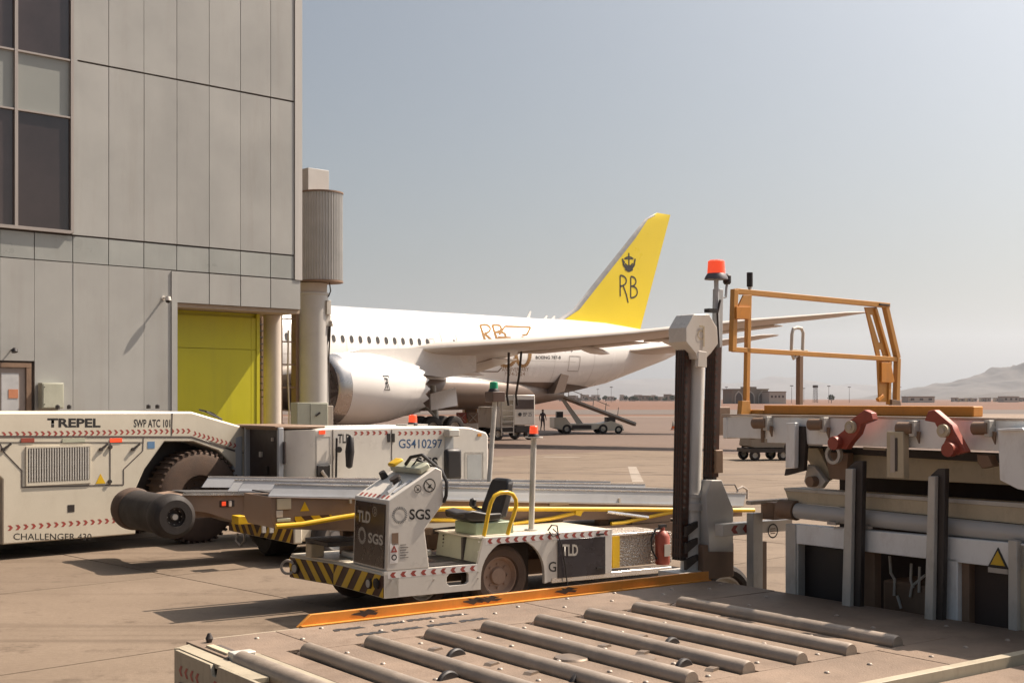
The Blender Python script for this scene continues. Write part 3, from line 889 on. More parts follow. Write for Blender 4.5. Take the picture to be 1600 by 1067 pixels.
# engines
for sgn in (1, -1):
    cy = -9.8 * sgn; cz = 3.13; ex = 15.6
    eng = MB().lathe([(.28, 1.42), (0.10, 1.50), (0, 1.6), (.05, 1.67), (.3, 1.78), (.72, 1.85)], (ex, cy, cz), (1, 0, 0), 64).build('engine', metal_lip, pl)
    def chev(k, h): return 1.0
    nb = MB(); n = 64; prof = [(.73, 1.852), (.96, 1.875), (1.8, 1.93), (3.0, 1.93), (4.2, 1.78), (5.3, 1.52), (6.0, 1.36)]
    vs = []
    for i, (h, rr2) in enumerate(prof):
        for k in range(n):
            t = 2 * PI * k / n; hh = h + ((.35 if k % 4 == 0 else (.0 if k % 4 == 2 else .17)) if i == len(prof) - 1 else 0)
            vs.append((ex + hh, cy + rr2 * math.cos(t), cz + rr2 * math.sin(t)))
    fsx = [(i * n + k, i * n + (k + 1) % n, (i + 1) * n + (k + 1) % n, (i + 1) * n + k) for i in range(len(prof) - 1) for k in range(n)]
    nb.add(vs, fsx); nb.build('cowling', white_air, eng)
    MB().lathe([(.28, 1.42), (1.3, 1.40), (1.31, .001)], (ex, cy, cz), (1, 0, 0), 48).build('intake_duct', M('duct', (.10, .07, .055), .5), eng)
    MB().lathe([(.45, .001), (.75, .2), (1.15, .36), (1.25, .36)], (ex, cy, cz), (1, 0, 0), 24).build('spinner', black, eng)
    fnb = MB()
    for k in range(20):
        t = 2 * PI * k / 20; dv = Vector((0, math.cos(t), math.sin(t))); tv = Vector((0, -math.sin(t), math.cos(t)))
        o_ = Vector((ex + 1.0, cy, cz)); fnb.add([o_ + dv * .33, o_ + dv * 1.38 + tv * .1, o_ + dv * 1.38 + tv * .34 + Vector((.22, 0, 0)), o_ + dv * .33 + tv * .14 + Vector((.2, 0, 0))], [(0, 1, 2, 3)])
    fnb.build('fan', darksteel, eng)
    MB().lathe([(5.2, 1.2), (6.2, .85), (6.9, .5), (6.9, .001)], (ex, cy, cz), (1, 0, 0), 32).build('exhaust_core', M('core_metal', (.30, .22, .17), .4, .8), eng)
    _, le, c, th, z = sec_at(-9.8)
    MB().rings([[(x, cy + w * i, z_) for i, z_ in ((-1, zl), (1, zl), (1, zh), (-1, zh))] for x, w, zl, zh in ((16.9, .05, 4.85, 5.0), (18.0, .28, 4.4, 5.22), (21.5, .32, 4.0, z + .1), (24, .3, 3.8, z + .1), (26.5, .05, 4.2, z - .2))]).build('pylon', white_air, eng)
    if sgn == 1:
        t_ = MB().prism([(0, 0), (.38, 0), (.38, .78), (0, .78)], 'y', -.006, 0, [[(.04, .04), (.34, .04), (.34, .74), (.04, .74)]])
        def nac(p):
            r_ = 1.935; q = max(-.99, min(.99, (p[2] - cz) / r_)); return (p[0], cy - r_ * math.sqrt(1 - q * q) - .006, p[2])
        t_.v = [nac((p[0] + 18.3, 0, p[2] + 3.05)) for p in t_.v]
        t_.build('logo_frame', ink, eng)
        text('R', 'logo_letter', ink, eng, (18.36, -12, 3.12), (1, 0, 0), (0, 0, 1), .2, .6, fn=nac)
        text('R', 'logo_letter', ink, eng, (18.46, -12, 3.2), (1, 0, 0), (0, 0, 1), .18, .5, fn=nac)
# nose and flight deck, cabin windows, doors
for x0_ in (1.35,):
    g = MB().add([wrap((x, 0, z), .015) for x, z in ((1.5, 5.5), (2.6, 5.6), (3.4, 5.85), (3.1, 6.35), (2.3, 6.1))], [(0, 1, 2, 3, 4)])
    g.build('cockpit_window', win_dark, pl)
wm = MB()
wp = [(.135 * math.cos(t) * 1.0, .235 * math.copysign(abs(math.sin(t)) ** .75, math.sin(t))) for t in [2 * PI * k / 14 for k in range(14)]]
wm.prism(wp, 'y', -.01, .03)
win_me = wm.mesh('cabin_window', win_dark)
wxs = []
xa = P.Y(521, 528, -2.75)[0]; xb = P.Y(667.5, 533.5, -2.75)[0]
zwin = 6.18
wxs = [xa + (xb - xa) * k / 11 for k in range(12)]
stp = (xb - xa) / 11
wxs += [xa - stp * k for k in range(1, 22)]
wxs += [P.Y(px, 535, -2.75)[0] for px in (734, 745, 754)]
wxs += [wxs[-1] + stp * k for k in range(1, 14)]
for x in wxs:
    p = wrap((x, 0, zwin), 0.004)
    inst('window', win_me, pl, p, (-.28, 0, 0))
def outline(x0, x1, z0, z1, name, w=.035, mat=M('seam_grey', (.38, .33, .29), .6)):
    mb = MB()
    def strip(a_, b_, wx, wz):
        n = 8; vs = []
        for i in range(n + 1):
            t = i / n; x = a_[0] + (b_[0] - a_[0]) * t; z = a_[1] + (b_[1] - a_[1]) * t
            vs += [wrap((x - wx, 0, z - wz), .012), wrap((x + wx, 0, z + wz), .012)]
        mb.add(vs, [(2 * i, 2 * i + 1, 2 * i + 3, 2 * i + 2) for i in range(n)])
    strip((x0, z0), (x0, z1), w / 2, 0); strip((x1, z0), (x1, z1), w / 2, 0); strip((x0, z1), (x1, z1), 0, w / 2); strip((x0, z0), (x1, z0), 0, w / 2)
    return mb.build(name, mat, pl)
dxa = P.Y(691, 530, -2.8)[0]; dxb = P.Y(715, 530, -2.8)[0]
outline(dxa, dxb, 4.9, 7.05, 'cabin_door', .06)
outline(P.Y(673.5, 535, -2.8)[0] - .1, P.Y(679, 535, -2.8)[0], 5.95, 6.4, 'access_panel')
outline(P.Y(887, 560, -2.6)[0], P.Y(905, 560, -2.6)[0], 4.55, 5.6, 'aft_door', .05)
inst('window', win_me, pl, wrap(((dxa + dxb) / 2 + .4, 0, zwin), .004), (-.28, 0, 0))
# belly hatch drawing and markings
def gstroke(mbx, pts, w=2.0):
    w = w * 1.15
    for (x0_, y0_), (x1_, y1_) in zip(pts, pts[1:]):
        l = math.hypot(x1_ - x0_, y1_ - y0_); n = max(2, int(l / 1.2)); nx, ny_ = -(y1_ - y0_) / l * w / 2, (x1_ - x0_) / l * w / 2
        vs = []
        for i in range(n + 1):
            t = i / n; x = x0_ + (x1_ - x0_) * t; y = y0_ + (y1_ - y0_) * t
            vs += [surf(x - nx, y - ny_, .014), surf(x + nx, y + ny_, .014)]
        mbx.add(vs, [(2 * i, 2 * i + 1, 2 * i + 3, 2 * i + 2) for i in range(n)])
def arcpts(cx, cy_, rx, ry, a0, a1, n=14): return [(cx + rx * math.cos(R(a0 + (a1 - a0) * i / n)), cy_ - ry * math.sin(R(a0 + (a1 - a0) * i / n))) for i in range(n + 1)]
lb = MB()
gstroke(lb, [(750, 508), (759, 535)], 3.0); gstroke(lb, [(750, 508)] + arcpts(757, 514, 9, 6.5, 80, -70, 8) + [(757, 521), (771, 534)], 2.8)
lb.build('airline_letter', gold, pl)
lb = MB()
gstroke(lb, [(769, 508), (777, 532)], 3.0); gstroke(lb, [(769, 508)] + arcpts(777, 513, 6, 5, 80, -70, 8) + [(774, 519)] + arcpts(783, 525, 7, 6, 80, -80, 8) + [(777, 532)], 2.8)
lb.build('airline_letter', gold, pl)
gb = MB()
gstroke(gb, [(780, 523), (789, 510), (829, 511.5), (823, 523), (816, 523.5)], 2.6); gstroke(gb, [(778, 527), (798, 528)], 3.0)
gb.build('anniversary_numeral', gold, pl)
gb = MB(); gstroke(gb, [(810, 531), (815, 527), (821, 528.5)], 2.2); gb.build('anniversary_numeral', gold, pl)
gb = MB(); gstroke(gb, arcpts(791, 557, 14, 15, 190, 350), 4.6); gb.build('anniversary_numeral', gold, pl)
gb = MB(); gstroke(gb, arcpts(817, 552, 11, 20, 180, 360), 4.6); gb.build('anniversary_numeral', gold, pl)
wtext('ANNIVERSARY', 784, 574, 826, 580, gold, 'anniversary_text', pl)
wtext('1974-2024', 789, 581, 820, 587, gold, 'anniversary_text', pl)
wtext('BOEING 787-8', 837, 556, 876, 561, ink, 'aircraft_type_text', pl, .02)
gb = MB(); gstroke(gb, [(734, 578), (736, 580), (778, 580.5), (784, 574)], 1.5); gstroke(gb, [(743, 569), (744, 578)], 1.2); gb.build('hatch_seam', belly_dark, pl)
sf = M('skin_seam', (.52, .49, .45), .5)
for x_ in (18.5, 22.4, 26.3, 30.9, 35.6, 40.2, 44.5):
    zc, hw, hh = fus(x_); m_ = MB(); vs = []
    for k in range(49):
        t = PI * k / 48
        for dx_ in (-.015, .015): vs.append((x_ + dx_, -(hw + .006) * math.sin(t), zc + (hh + .006) * math.cos(t)))
    m_.add(vs, [(2 * k, 2 * k + 1, 2 * k + 3, 2 * k + 2) for k in range(48)]); m_.build('skin_seam', sf, pl)
for zq in (7.35, 5.2):
    m_ = MB(); xs = [10 + k * .6 for k in range(55)]; vs = []
    for x_ in xs: vs += [wrap((x_, 0, zq - .012), .006), wrap((x_, 0, zq + .012), .006)]
    m_.add(vs, [(2 * k, 2 * k + 1, 2 * k + 3, 2 * k + 2) for k in range(54)]); m_.build('skin_seam', sf, pl)
for px in (822, 848, 860):
    x, z = P.Y(px, 492, 0); zc, hw, hh = fus(x)
    MB().prism([(x, zc + hh - .05), (x + .35, zc + hh - .05), (x + .5, zc + hh + (.5 if px == 822 else .25)), (x + .35, zc + hh + (.5 if px == 822 else .25))], 'y', -.02, .02).build('antenna', white_air, pl)
# fin
f1 = P.Y(885, 500)[0]; f2 = P.Y(1010, 337)[0]
zroot = 8.0
prof = [(44.6, 7.95), (47.0, 10.1), (53.3, 16.75), (54.0, 17.15), (56.15, 17.2), (52.6, 8.0), (52.4, 7.4), (46, 7.6)]
def finsec(z):
    # leading / trailing x at height z
    le = 43.9 + (z - 8.2) * (53.4 - 43.9) / (16.9 - 8.2) ; te = 52.5 + (z - 8.0) * (56.15 - 52.5) / (17.2 - 8.0)
    if z < 9.2: le -= (9.2 - z) * .9
    if z > 16.6: le += (z - 16.6) * 1.2
    return le, te
secs = []
for z in (7.3, 8.2, 9.2, 11, 13, 15, 16.6, 17.0, 17.22):
    le, te = finsec(z); c = te - le; n = 12; th = .05 if z < 17.1 else .01
    pts = []
    for k in range(n + 1):
        q = .5 * (1 - math.cos(PI * k / n)); pts.append((q, th * c * (1.48 * math.sqrt(q) - .63 * q - 1.76 * q * q + 1.42 * q ** 3 - .51 * q ** 4)))
    secs.append([(le + q * c, t, z) for q, t in pts] + [(le + q * c, -t, z) for q, t in pts[1:-1]][::-1])
fin = MB().rings(secs).build('tail_fin', tail_yellow, pl)
# grey leading edge strip
secs = []
for z in (8.3, 9.2, 11, 13, 15, 16.6, 17.0):
    le, te = finsec(z); c = te - le
    w = .5 if z < 16.5 else .25
    t1 = .05 * c * (1.48 * math.sqrt(w / c) - .63 * w / c) + .02
    secs.append([(le - .03, 0, z), (le + w * .3, -t1 * .62, z), (le + w, -t1, z), (le + w, t1, z), (le + w * .3, t1 * .62, z)])
MB().rings(secs).build('leading_edge', M('edge_grey', (.20, .20, .205), .45, .1), fin)
def finwrap(p):
    le, te = finsec(p[2]); c = te - le; q = max(.01, min(.99, (p[0] - le) / c)); t = .05 * c * (1.48 * math.sqrt(q) - .63 * q - 1.76 * q * q + 1.42 * q ** 3 - .51 * q ** 4)
    return (p[0], -t - .015, p[2])
fy = lambda px, py: P.Y(px, py, -.35)
def fstroke(mbx, pts, w):
    for (x0_, z0_), (x1_, z1_) in zip(pts, pts[1:]):
        dx_, dz_ = x1_ - x0_, z1_ - z0_; l = math.hypot(dx_, dz_) or 1e-6; nx, nz_ = -dz_ / l * w / 2, dx_ / l * w / 2
        mbx.add([finwrap((x0_ - nx, 0, z0_ - nz_)), finwrap((x1_ - nx, 0, z1_ - nz_)), finwrap((x1_ + nx, 0, z1_ + nz_)), finwrap((x0_ + nx, 0, z0_ + nz_))], [(0, 1, 2, 3)])
lt = MB(); w_ = .13
fstroke(lt, [fy(972, 463), fy(972, 430)], w_); 
fstroke(lt, [fy(972, 430)] + [fy(972 + 10 * math.sin(R(a)) , 438.5 - 8.5 * math.cos(R(a))) for a in range(0, 181, 20)] + [fy(973, 447)], w_)
fstroke(lt, [fy(977, 447), fy(982, 460), fy(985, 473)], w_)
fstroke(lt, [fy(989, 432), fy(989, 465)], w_)
fstroke(lt, [fy(989, 432)] + [fy(990 + 7.5 * math.sin(R(a)), 439.5 - 7.5 * math.cos(R(a))) for a in range(0, 181, 20)] + [fy(989, 447)] + [fy(991 + 9 * math.sin(R(a)), 456 - 9 * math.cos(R(a))) for a in range(0, 181, 20)] + [fy(989, 465)], w_)
lt.build('fin_letters', ink, fin)
cr = MB(); w2 = .1
fstroke(cr, [fy(986, 395), fy(986, 420)], .14)
fstroke(cr, [fy(979, 404), fy(982, 402), fy(986, 401), fy(990, 402), fy(993, 404), fy(979, 404)], w2)
fstroke(cr, [fy(978 + 1, 408)] + [fy(986 + 9 * math.cos(R(a)), 410 - 9 * math.sin(R(a))) for a in range(190, 351, 16)], .2)
fstroke(cr, [fy(986 + 5.5 * math.cos(R(a)), 411 - 5 * math.sin(R(a))) for a in range(180, 361, 20)], .16)
fstroke(cr, [fy(976, 404), fy(978, 414), fy(981, 419)], .16); fstroke(cr, [fy(996, 404), fy(994, 414), fy(991, 419)], .16)
fstroke(cr, [fy(980, 420), fy(986, 423), fy(992, 420)], .2)
cr.build('fin_crest', ink, fin)
fstroke(rl := MB(), [fy(955, 500), fy(972, 470)], .03); fstroke(rl, [fy(990, 430), fy(1012, 372)], .03)
# tailplanes
hz = P.Y(1200, 523, -9.5)
for sgn in (1, -1):
    MB().rings([aerofoil(47.6, 6.6, .09, -.8 * sgn, 6.1), aerofoil(49.2, 5.6, .09, -2.4 * sgn, 6.2), aerofoil(52.5, 3.8, .085, -6 * sgn, 6.75), aerofoil(55.3, 2.0, .08, -9.3 * sgn, hz[1] - .05), aerofoil(56.1, .8, .08, -9.8 * sgn, hz[1])]).build('tailplane', wing_grey, pl)
# landing gear
for sgn in (1, -1):
    yc = -4.9 * sgn
    g = MB().cyl((27.7, yc, .75), (27.7, yc * .92, 3.4), .19, 12); g.cyl((26.9, yc, .68), (28.5, yc, .68), .13, 10); g.cyl((27.7, yc, 1.4), (26.3, yc * .85, 3.0), .08, 8); g.cyl((27.7, yc, 1.6), (28.0, yc * .5, 2.4), .08, 8)
    gear = g.build('landing_gear', graysteel, pl)
    for x in (26.8, 28.55):
        for s_ in (-.55, .55):
            wheel('tyre', gear, (x, yc + s_, .78), .78, .44, (0, math.copysign(1, s_), 0), .5, rm=far_white, n=28)
    MB().add([(26.0, yc * 1.28, 1.9), (28.1, yc * 1.28, 2.2), (28.3, yc * 1.2, 3.3), (26.3, yc * 1.2, 2.9), (26.0, yc * 1.3, 1.9), (28.1, yc * 1.3, 2.2), (28.3, yc * 1.22, 3.3), (26.3, yc * 1.22, 2.9)], [(0, 1, 2, 3), (4, 5, 6, 7), (0, 1, 5, 4), (1, 2, 6, 5), (2, 3, 7, 6), (3, 0, 4, 7)]).build('gear_door', white_air, gear)
    MB().box(26.1, 29.2, yc * 1.05 - .02, yc * 1.05 + .02, 2.1, 3.0).build('gear_door', belly_dark, gear)
g = MB().cyl((5.6, 0, .5), (5.4, 0, 2.7), .13, 12).build('nose_gear', graysteel, pl)
for s_ in (-.3, .3): wheel('tyre', g, (5.6, s_, .51), .51, .32, (0, math.copysign(1, s_), 0), .48, rm=plaster, n=24)
# open hold door hanging below the rear belly
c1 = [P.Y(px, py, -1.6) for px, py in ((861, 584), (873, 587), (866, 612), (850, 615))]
MB().prism(c1, 'y', -2.6, -1.2).build('hold_door', belly_dark, pl)
# fuel hoses hanging from wing to dispenser

# ================================================================== FAR APRON VEHICLES
# fuel dispenser truck
Df = Fr((778 - 800) / FP * 80, 80, 1.9)
dt = Df.root('fuel_dispenser_truck', 'white fuel dispenser truck with a ladder beneath the wing, hoses rising from it', 'truck')
ch = MB().box(.1, 2.7, .2, 2.3, .45, .75); ch.build('chassis', darksteel, dt)
MB().box(1.15, 2.65, 0, 2.3, .95, 2.85).build('cab', white_m, dt, .05)
MB().box(1.22, 2.55, -.02, .02, 1.95, 2.55).build('windscreen', window_glass, dt)
MB().box(1.25, 2.5, -.03, .0, .5, .9).build('grille', darksteel, dt)
text('BP 25', 'side_number', ink, dt, (1.8, -.005, 1.5), (1, 0, 0), (0, 0, 1), .6, .25)
for k in (0, 1):
    MB().lathe([(0, .12), (.02, .12)], (1.55, -.02, 1.62), (0, -1, 0), 14).build('roundel', ink, dt) if k == 0 else None
MB().box(-.3, .3, .3, 2.2, .8, 2.1).build('tank_cabinet', white_m, dt, .03)
ld = MB()
for x in (.2, 1.05): ld.bar((x, -.1, .3), (x, -.1, 2.9), .06, .06)
for k in range(7): ld.bar((.2, -.1, .5 + k * .34), (1.05, -.1, .5 + k * .34), .1, .05)
ld.build('ladder', graysteel, dt)
MB().box(.15, 1.1, 0, .8, 2.55, 2.8).build('platform_rail', graysteel, dt)
for (x, y) in ((.0, .1), (2.3, .1), (.0, 2.1), (2.3, 2.1)): wheel('wheel', dt, (x, y, .4), .4, .28, (0, -1, 0), .5, n=20)
pw = mw  # hoses: local points from wing underside
for px0, px1, py1 in ((795, 792, 618), (815, 806, 618)):
    D0 = 74.0; D1 = 79.5
    a_ = Vector(((px0 - 800) / FP * D0, D0, EYE - (545 - HY) / FP * D0)); b_ = Vector(((px1 - 800) / FP * D1, D1, EYE - (py1 - HY) / FP * D1))
    o = MB().tube([a_, a_.lerp(b_, .5) + Vector((.04, 0, -.1)), b_, b_ + Vector((.1, .2, -.6))], .07, 8).build('fuel_hose', rubber)
    tag(o, 'black fuel hose hanging from the wing, ' + ('left one of the pair' if px0 == 795 else 'right one of the pair, leaning inwards'), 'hose', 'fuel hoses between wing and dispenser truck')
# red crates with X marks on a dolly
Cx = Fr((712 - 800) / FP * 84, 84, 4)
cr_ = Cx.root('tool_cart', 'dark cart with crossed red panels parked beside the main landing gear', 'cart')
MB().box(0, 1.5, 0, 1, .4, 1.0).build('body', graysteel, cr_, .02)
for k in range(2):
    p = MB().box(.04 + k * .78, .72 + k * .78, -.03, -.001, 1.0, 1.7).build('red_panel', redpaint if k == 0 else brownsteel, cr_)
    c = .38 + k * .78
    MB().bar((c - .25, -.04, 1.1), (c + .25, -.04, 1.6), .02, .09, (0, 1, 0)).bar((c - .25, -.045, 1.6), (c + .25, -.045, 1.1), .02, .09, (0, 1, 0)).build('cross_mark', far_white, p)
for (x, y) in ((.25, .05), (1.25, .05), (.25, .95), (1.25, .95)): wheel('wheel', cr_, (x, y, .2), .2, .12, (0, -1, 0), .5, n=14)
Cy = Fr((726 - 800) / FP * 90, 90, 4)
r = Cy.root('orange_container', 'narrow orange container standing behind the landing gear', 'container')
MB().box(0, .9, 0, .8, .15, 2.25).build('body', orange2, r, .02)
MB().box(.1, .8, -.03, -.001, 1.2, 1.9).build('door', brownsteel, r)
MB().box(.05, .85, .05, .75, 0, .149).build('skid', darksteel, r)
Cv = Fr((738 - 800) / FP * 97, 97, 5)
r = Cv.root('service_van', 'pale service van parked beyond the crossed red panels, left of the dispenser truck', 'van')
MB().prism([(0, .35), (0, 2.0), (.15, 2.25), (2.9, 2.25), (3.3, 1.4), (4.0, 1.15), (4.1, .35)], 'y', 0, 1.8).build('body', far_white, r, .03)
MB().prism([(2.3, 1.35), (2.3, 2.0), (2.85, 2.0), (3.15, 1.4)], 'y', -.02, -.001).build('side_window', window_glass, r)
MB().box(1.15, 1.18, -.01, -.001, .4, 2.1).build('door_seam', seam_dark, r)
for x in (.8, 3.3):
    for y in (.1, 1.7): wheel('wheel', r, (x, y, .33), .33, .22, (0, -1, 0), .5, n=18)
Cw = Fr((655 - 800) / FP * 70, 70, 3)
r = Cw.root('tow_bar_rack', 'low dark rack of tow bars under the wing root behind the white tug', 'rack')
MB().box(0, 2.6, 0, 1.0, .35, .5).build('frame', darksteel, r)
for k in range(4): MB().tube([(-.3, .15 + k * .22, .62 + .05 * (k % 2)), (2.9, .15 + k * .22, .7)], .05, 8).build('tow_bar', yellow if k == 1 else graysteel, r)
for (x, y) in ((.3, .05), (2.3, .05), (.3, .95), (2.3, .95)): wheel('wheel', r, (x, y, .2), .2, .12, (0, -1, 0), .5, n=14)
# person
def person(p, ang):
    e = bpy.data.objects.new('person', None); COL.objects.link(e); e.location = (p.x, p.y, 0); e.rotation_euler = (0, 0, ang)
    tag(e, 'person in dark clothes standing on the apron beside the fuel dispenser truck', 'person')
    J_ = {'pel': ((0, 0, .95), .145), 'ch': ((0, .0, 1.3), .165), 'nk': ((0, .01, 1.47), .07), 'hd': ((0, .03, 1.58), .095), 'ht': ((0, .03, 1.7), .085),
          'hl': ((-.1, 0, .88), .095), 'kl': ((-.12, .03, .48), .065), 'al': ((-.13, -.02, .09), .045), 'fl': ((-.14, .13, .04), .035),
          'hr': ((.1, 0, .88), .095), 'kr': ((.14, .06, .48), .065), 'ar': ((.16, -.05, .09), .045), 'fr': ((.18, .1, .04), .035),
          'sl': ((-.19, 0, 1.4), .06), 'el': ((-.26, .0, 1.12), .045), 'wl': ((-.24, .14, .93), .032), 'ml': ((-.23, .2, .86), .03),
          'sr': ((.19, 0, 1.4), .06), 'er': ((.27, -.02, 1.12), .045), 'wr': ((.27, .06, .88), .032), 'mr': ((.27, .09, .8), .03)}
    E__ = [('pel', 'ch'), ('ch', 'nk'), ('nk', 'hd'), ('hd', 'ht'), ('pel', 'hl'), ('hl', 'kl'), ('kl', 'al'), ('al', 'fl'), ('pel', 'hr'), ('hr', 'kr'), ('kr', 'ar'), ('ar', 'fr'), ('ch', 'sl'), ('sl', 'el'), ('el', 'wl'), ('wl', 'ml'), ('ch', 'sr'), ('sr', 'er'), ('er', 'wr'), ('wr', 'mr')]
    ks = list(J_); me = bpy.data.meshes.new('body'); me.from_pydata([J_[k][0] for k in ks], [(ks.index(a), ks.index(b)) for a, b in E__], [])
    o = bpy.data.objects.new('body', me); COL.objects.link(o); o.parent = e
    o.modifiers.new('skin', 'SKIN'); me.skin_vertices  # layer is made with the modifier
    if not me.skin_vertices: pass
    for i, k in enumerate(ks):
        me.skin_vertices[0].data[i].radius = (J_[k][1], J_[k][1] * (.75 if k in ('pel', 'ch') else 1))
    me.skin_vertices[0].data[0].use_root = True
    s_ = o.modifiers.new('sub', 'SUBSURF'); s_.levels = 1; s_.render_levels = 1
    me.materials.append(cloth_m)
    h = MB().lathe([(-.115, .001), (-.1, .05), (-.04, .085), (.03, .09), (.09, .06), (.115, .001)], (0, .035, 1.62), (0, 0, 1), 14).build('head', skin_m, e)
    MB().lathe([(-.03, .096), (.04, .098), (.1, .068), (.125, .001)], (0, .02, 1.63), (0, 0, 1), 14).build('hair', black, h)
    MB().lathe([(0, .018), (.03, .004)], (0, .118, 1.61), (0, 1, 0), 6).build('nose', skin_m, h)
person(world_px(848, 104), R(200))
# far belt loader
Bf = Fr((884 - 800) / FP * 95, 95, 6)
fb_ = Bf.root('belt_loader', 'distant pale belt loader with its conveyor raised to the rear hold', 'belt loader')
def zf(py): return EYE - (py - HY) / FP * 95
def xf(px): return (px - 884) / FP * 95
MB().prism([(xf(866), zf(668)), (xf(866), zf(652)), (xf(884), zf(652)), (xf(892), zf(662)), (xf(940), zf(662)), (xf(958), zf(658)), (xf(975), zf(664)), (xf(978), zf(673)), (xf(948), zf(674)), (xf(940), zf(668)), (xf(928), zf(672)), (xf(898), zf(673)), (xf(890), zf(666)), (xf(880), zf(672))], 'y', 0, 1.9).build('chassis', cream, fb_, .02)
MB().box(xf(894), xf(925), -.03, -.001, zf(670), zf(664)).build('battery_tray', darksteel, fb_)
for (x, y) in ((xf(886), .1), (xf(944), .1), (xf(886), 1.8), (xf(944), 1.8)): wheel('wheel', fb_, (x, y, .36), .36, .25, (0, -1, 0), .5, n=20)
wheel('wheel', fb_, (xf(969), .1, .3), .3, .25, (0, -1, 0), .5, n=20)
p0 = (xf(856), .9, zf(611)); p1 = (xf(1000), .9, zf(664))
cv = MB().bar(p0, p1, .8, .22).build('conveyor', brownsteel, fb_)
for s_ in (.48, 1.32):
    MB().bar((p0[0], s_, p0[2] + .1), (p1[0], s_, p1[2] + .1), .06, .14).build('side_rail', graysteel, cv)
hr = MB()
for k in range(6):
    t = .12 + k * .14; x = p0[0] + (p1[0] - p0[0]) * t; z = p0[2] + (p1[2] - p0[2]) * t
    hr.bar((x, 1.4, z), (x + .1, 1.4, z + .85), .05, .05)
hr.bar((p0[0] + .6, 1.4, p0[2] + .65), (p0[0] + 5.0, 1.4, p0[2] - 1.1), .05, .05)
hr.build('handrail', graysteel, fb_)
MB().bar((xf(908), .6, zf(664)), (xf(880), .6, zf(621)), .14, .22).bar((xf(916), 1.2, zf(664)), (xf(886), 1.2, zf(625)), .14, .2).build('lift_arm', far_white, fb_)
MB().box(xf(872), xf(882), .5, 1, zf(652), zf(643)).build('seat', black, fb_)
MB().box(xf(952), xf(966), .4, 1.2, zf(660), zf(652)).build('control_box', darksteel, fb_)
# cone
p = world_px(1052, 107)
e = bpy.data.objects.new('traffic_cone', None); COL.objects.link(e); e.location = (p.x, p.y, 0); tag(e, 'small pale and orange traffic cone alone on the apron left of the mast', 'traffic cone')
MB().lathe([(.0, .19), (.75, .03)], (0, 0, .03), (0, 0, 1), 14).build('body', far_white, e)
MB().lathe([(.1, .168), (.28, .13)], (0, 0, .035), (0, 0, 1), 14).build('stripe', cone_or, e)
MB().box(-.22, .22, -.22, .22, 0, .035).build('base', cone_or, e)
# baggage dolly behind the loader
Dd = Fr((1172 - 800) / FP * 53.6, 53.6, 5)
dd_ = Dd.root('baggage_dolly', 'low brown dolly with a pale tray load seen under the loader deck', 'dolly')
def zd(py): return EYE - (py - HY) / FP * 53.6
MB().box(0, 3.4, 0, 1.5, zd(707), zd(701)).build('frame', darksteel, dd_)
MB().bar((-.1, .7, zd(699)), (.5, .7, zd(706)), .06, .06).build('tow_bar', darksteel, dd_)
MB().prism([(.05, zd(697)), (.25, zd(700)), (3.3, zd(700)), (3.4, zd(684)), (.1, zd(684))], 'y', .1, 1.4).build('tray', far_beige, dd_, .02)
for x in (.25, 1.5, 3.0):
    for y in (.1, 1.4): wheel('wheel', dd_, (x, y, .23), .23, .16, (0, -1, 0), .5, n=18)

# ================================================================== TREPEL PUSHBACK TRACTOR
T = Fr(-5.9, 22.9, 1.03)
tt = T.root('pushback_tractor', 'big cream pushback tractor lettered TREPEL with a huge dusty tyre at left', 'tractor')
tp = lambda px, py, y=0: T.Y(px, py, y)
zhi = tp(100, 681)[1]
xr = tp(392, 668)[0]; xl = -11.0
ztop = tp(150, 639)[1]
up = [(xl, zhi + .012), (xl, ztop), tp(300, 643), tp(392, 670), tp(392, 710), tp(367, 703.5), tp(299, 683)]
MB().prism(up, 'y', 0, 2.7).build('upper_body', cream, tt, .035)
zb = tp(100, 843)[1]
arch = [tp(212, 764), tp(226, 733), tp(257, 690), tp(302, 690), tp(341, 704), tp(366, 728), tp(370, 745)]
xrw = tp(6, 780)[0] - 1.27
lo = [(xrw + 1.25, zb), (tp(212, 838)[0], zb)] + arch + [tp(392, 745), tp(392, 711), tp(367, 705), (tp(299, 684)[0], zhi - .01), (xl, zhi - .01), (xl, zb + .4), (xrw - 1.3, zb + .4), (xrw - 1.25, 1.3), (xrw - .7, 1.85), (xrw + .7, 1.85), (xrw + 1.25, 1.3)]
MB().prism(lo, 'y', .0, 2.7).build('lower_body', cream, tt, .02)
MB().box(xl, tp(212, 838)[0] - .3, .3, 2.4, zb - .02, zhi - .1).build('chassis', darksteel, tt)
MB().box(xl + .2, xr - .1, .5, 2.5, .9, zhi - .1).build('inner_frame', darksteel, tt)
# seam lines and panels
z1 = tp(90, 699)[1]; gx0 = tp(43, 720)[0]; gx1 = tp(139, 720)[0]; gz0 = tp(90, 751)[1]
gf = MB().prism([(gx0 - .03, gz0 - .06), (gx1 + .03, gz0 - .06), (gx1 + .03, z1 + .03), (gx0 - .03, z1 + .03)], 'y', -.022, -.001, [[(gx0, gz0), (gx1, gz0), (gx1, z1), (gx0, z1)]]).build('grille_frame', cream, tt)
MB().box(gx0, gx1, -.006, -.001, gz0, z1).build('grille_recess', seam_dark, gf)
bm_ = MB().box(0, .022, -.028, -.008, gz0 + .005, z1 - .005).mesh('grille_bar', graysteel)
for k in range(24): inst('grille_bar', bm_, gf, (gx0 + .015 + (gx1 - gx0 - .05) * k / 23, 0, 0))
sm = MB()
def tl(pts, w=.016):
    for a_, b_ in zip(pts, pts[1:]):
        sm.bar((a_[0], -.002, a_[1]), (b_[0], -.002, b_[1]), .006, w, (0, 1, 0))
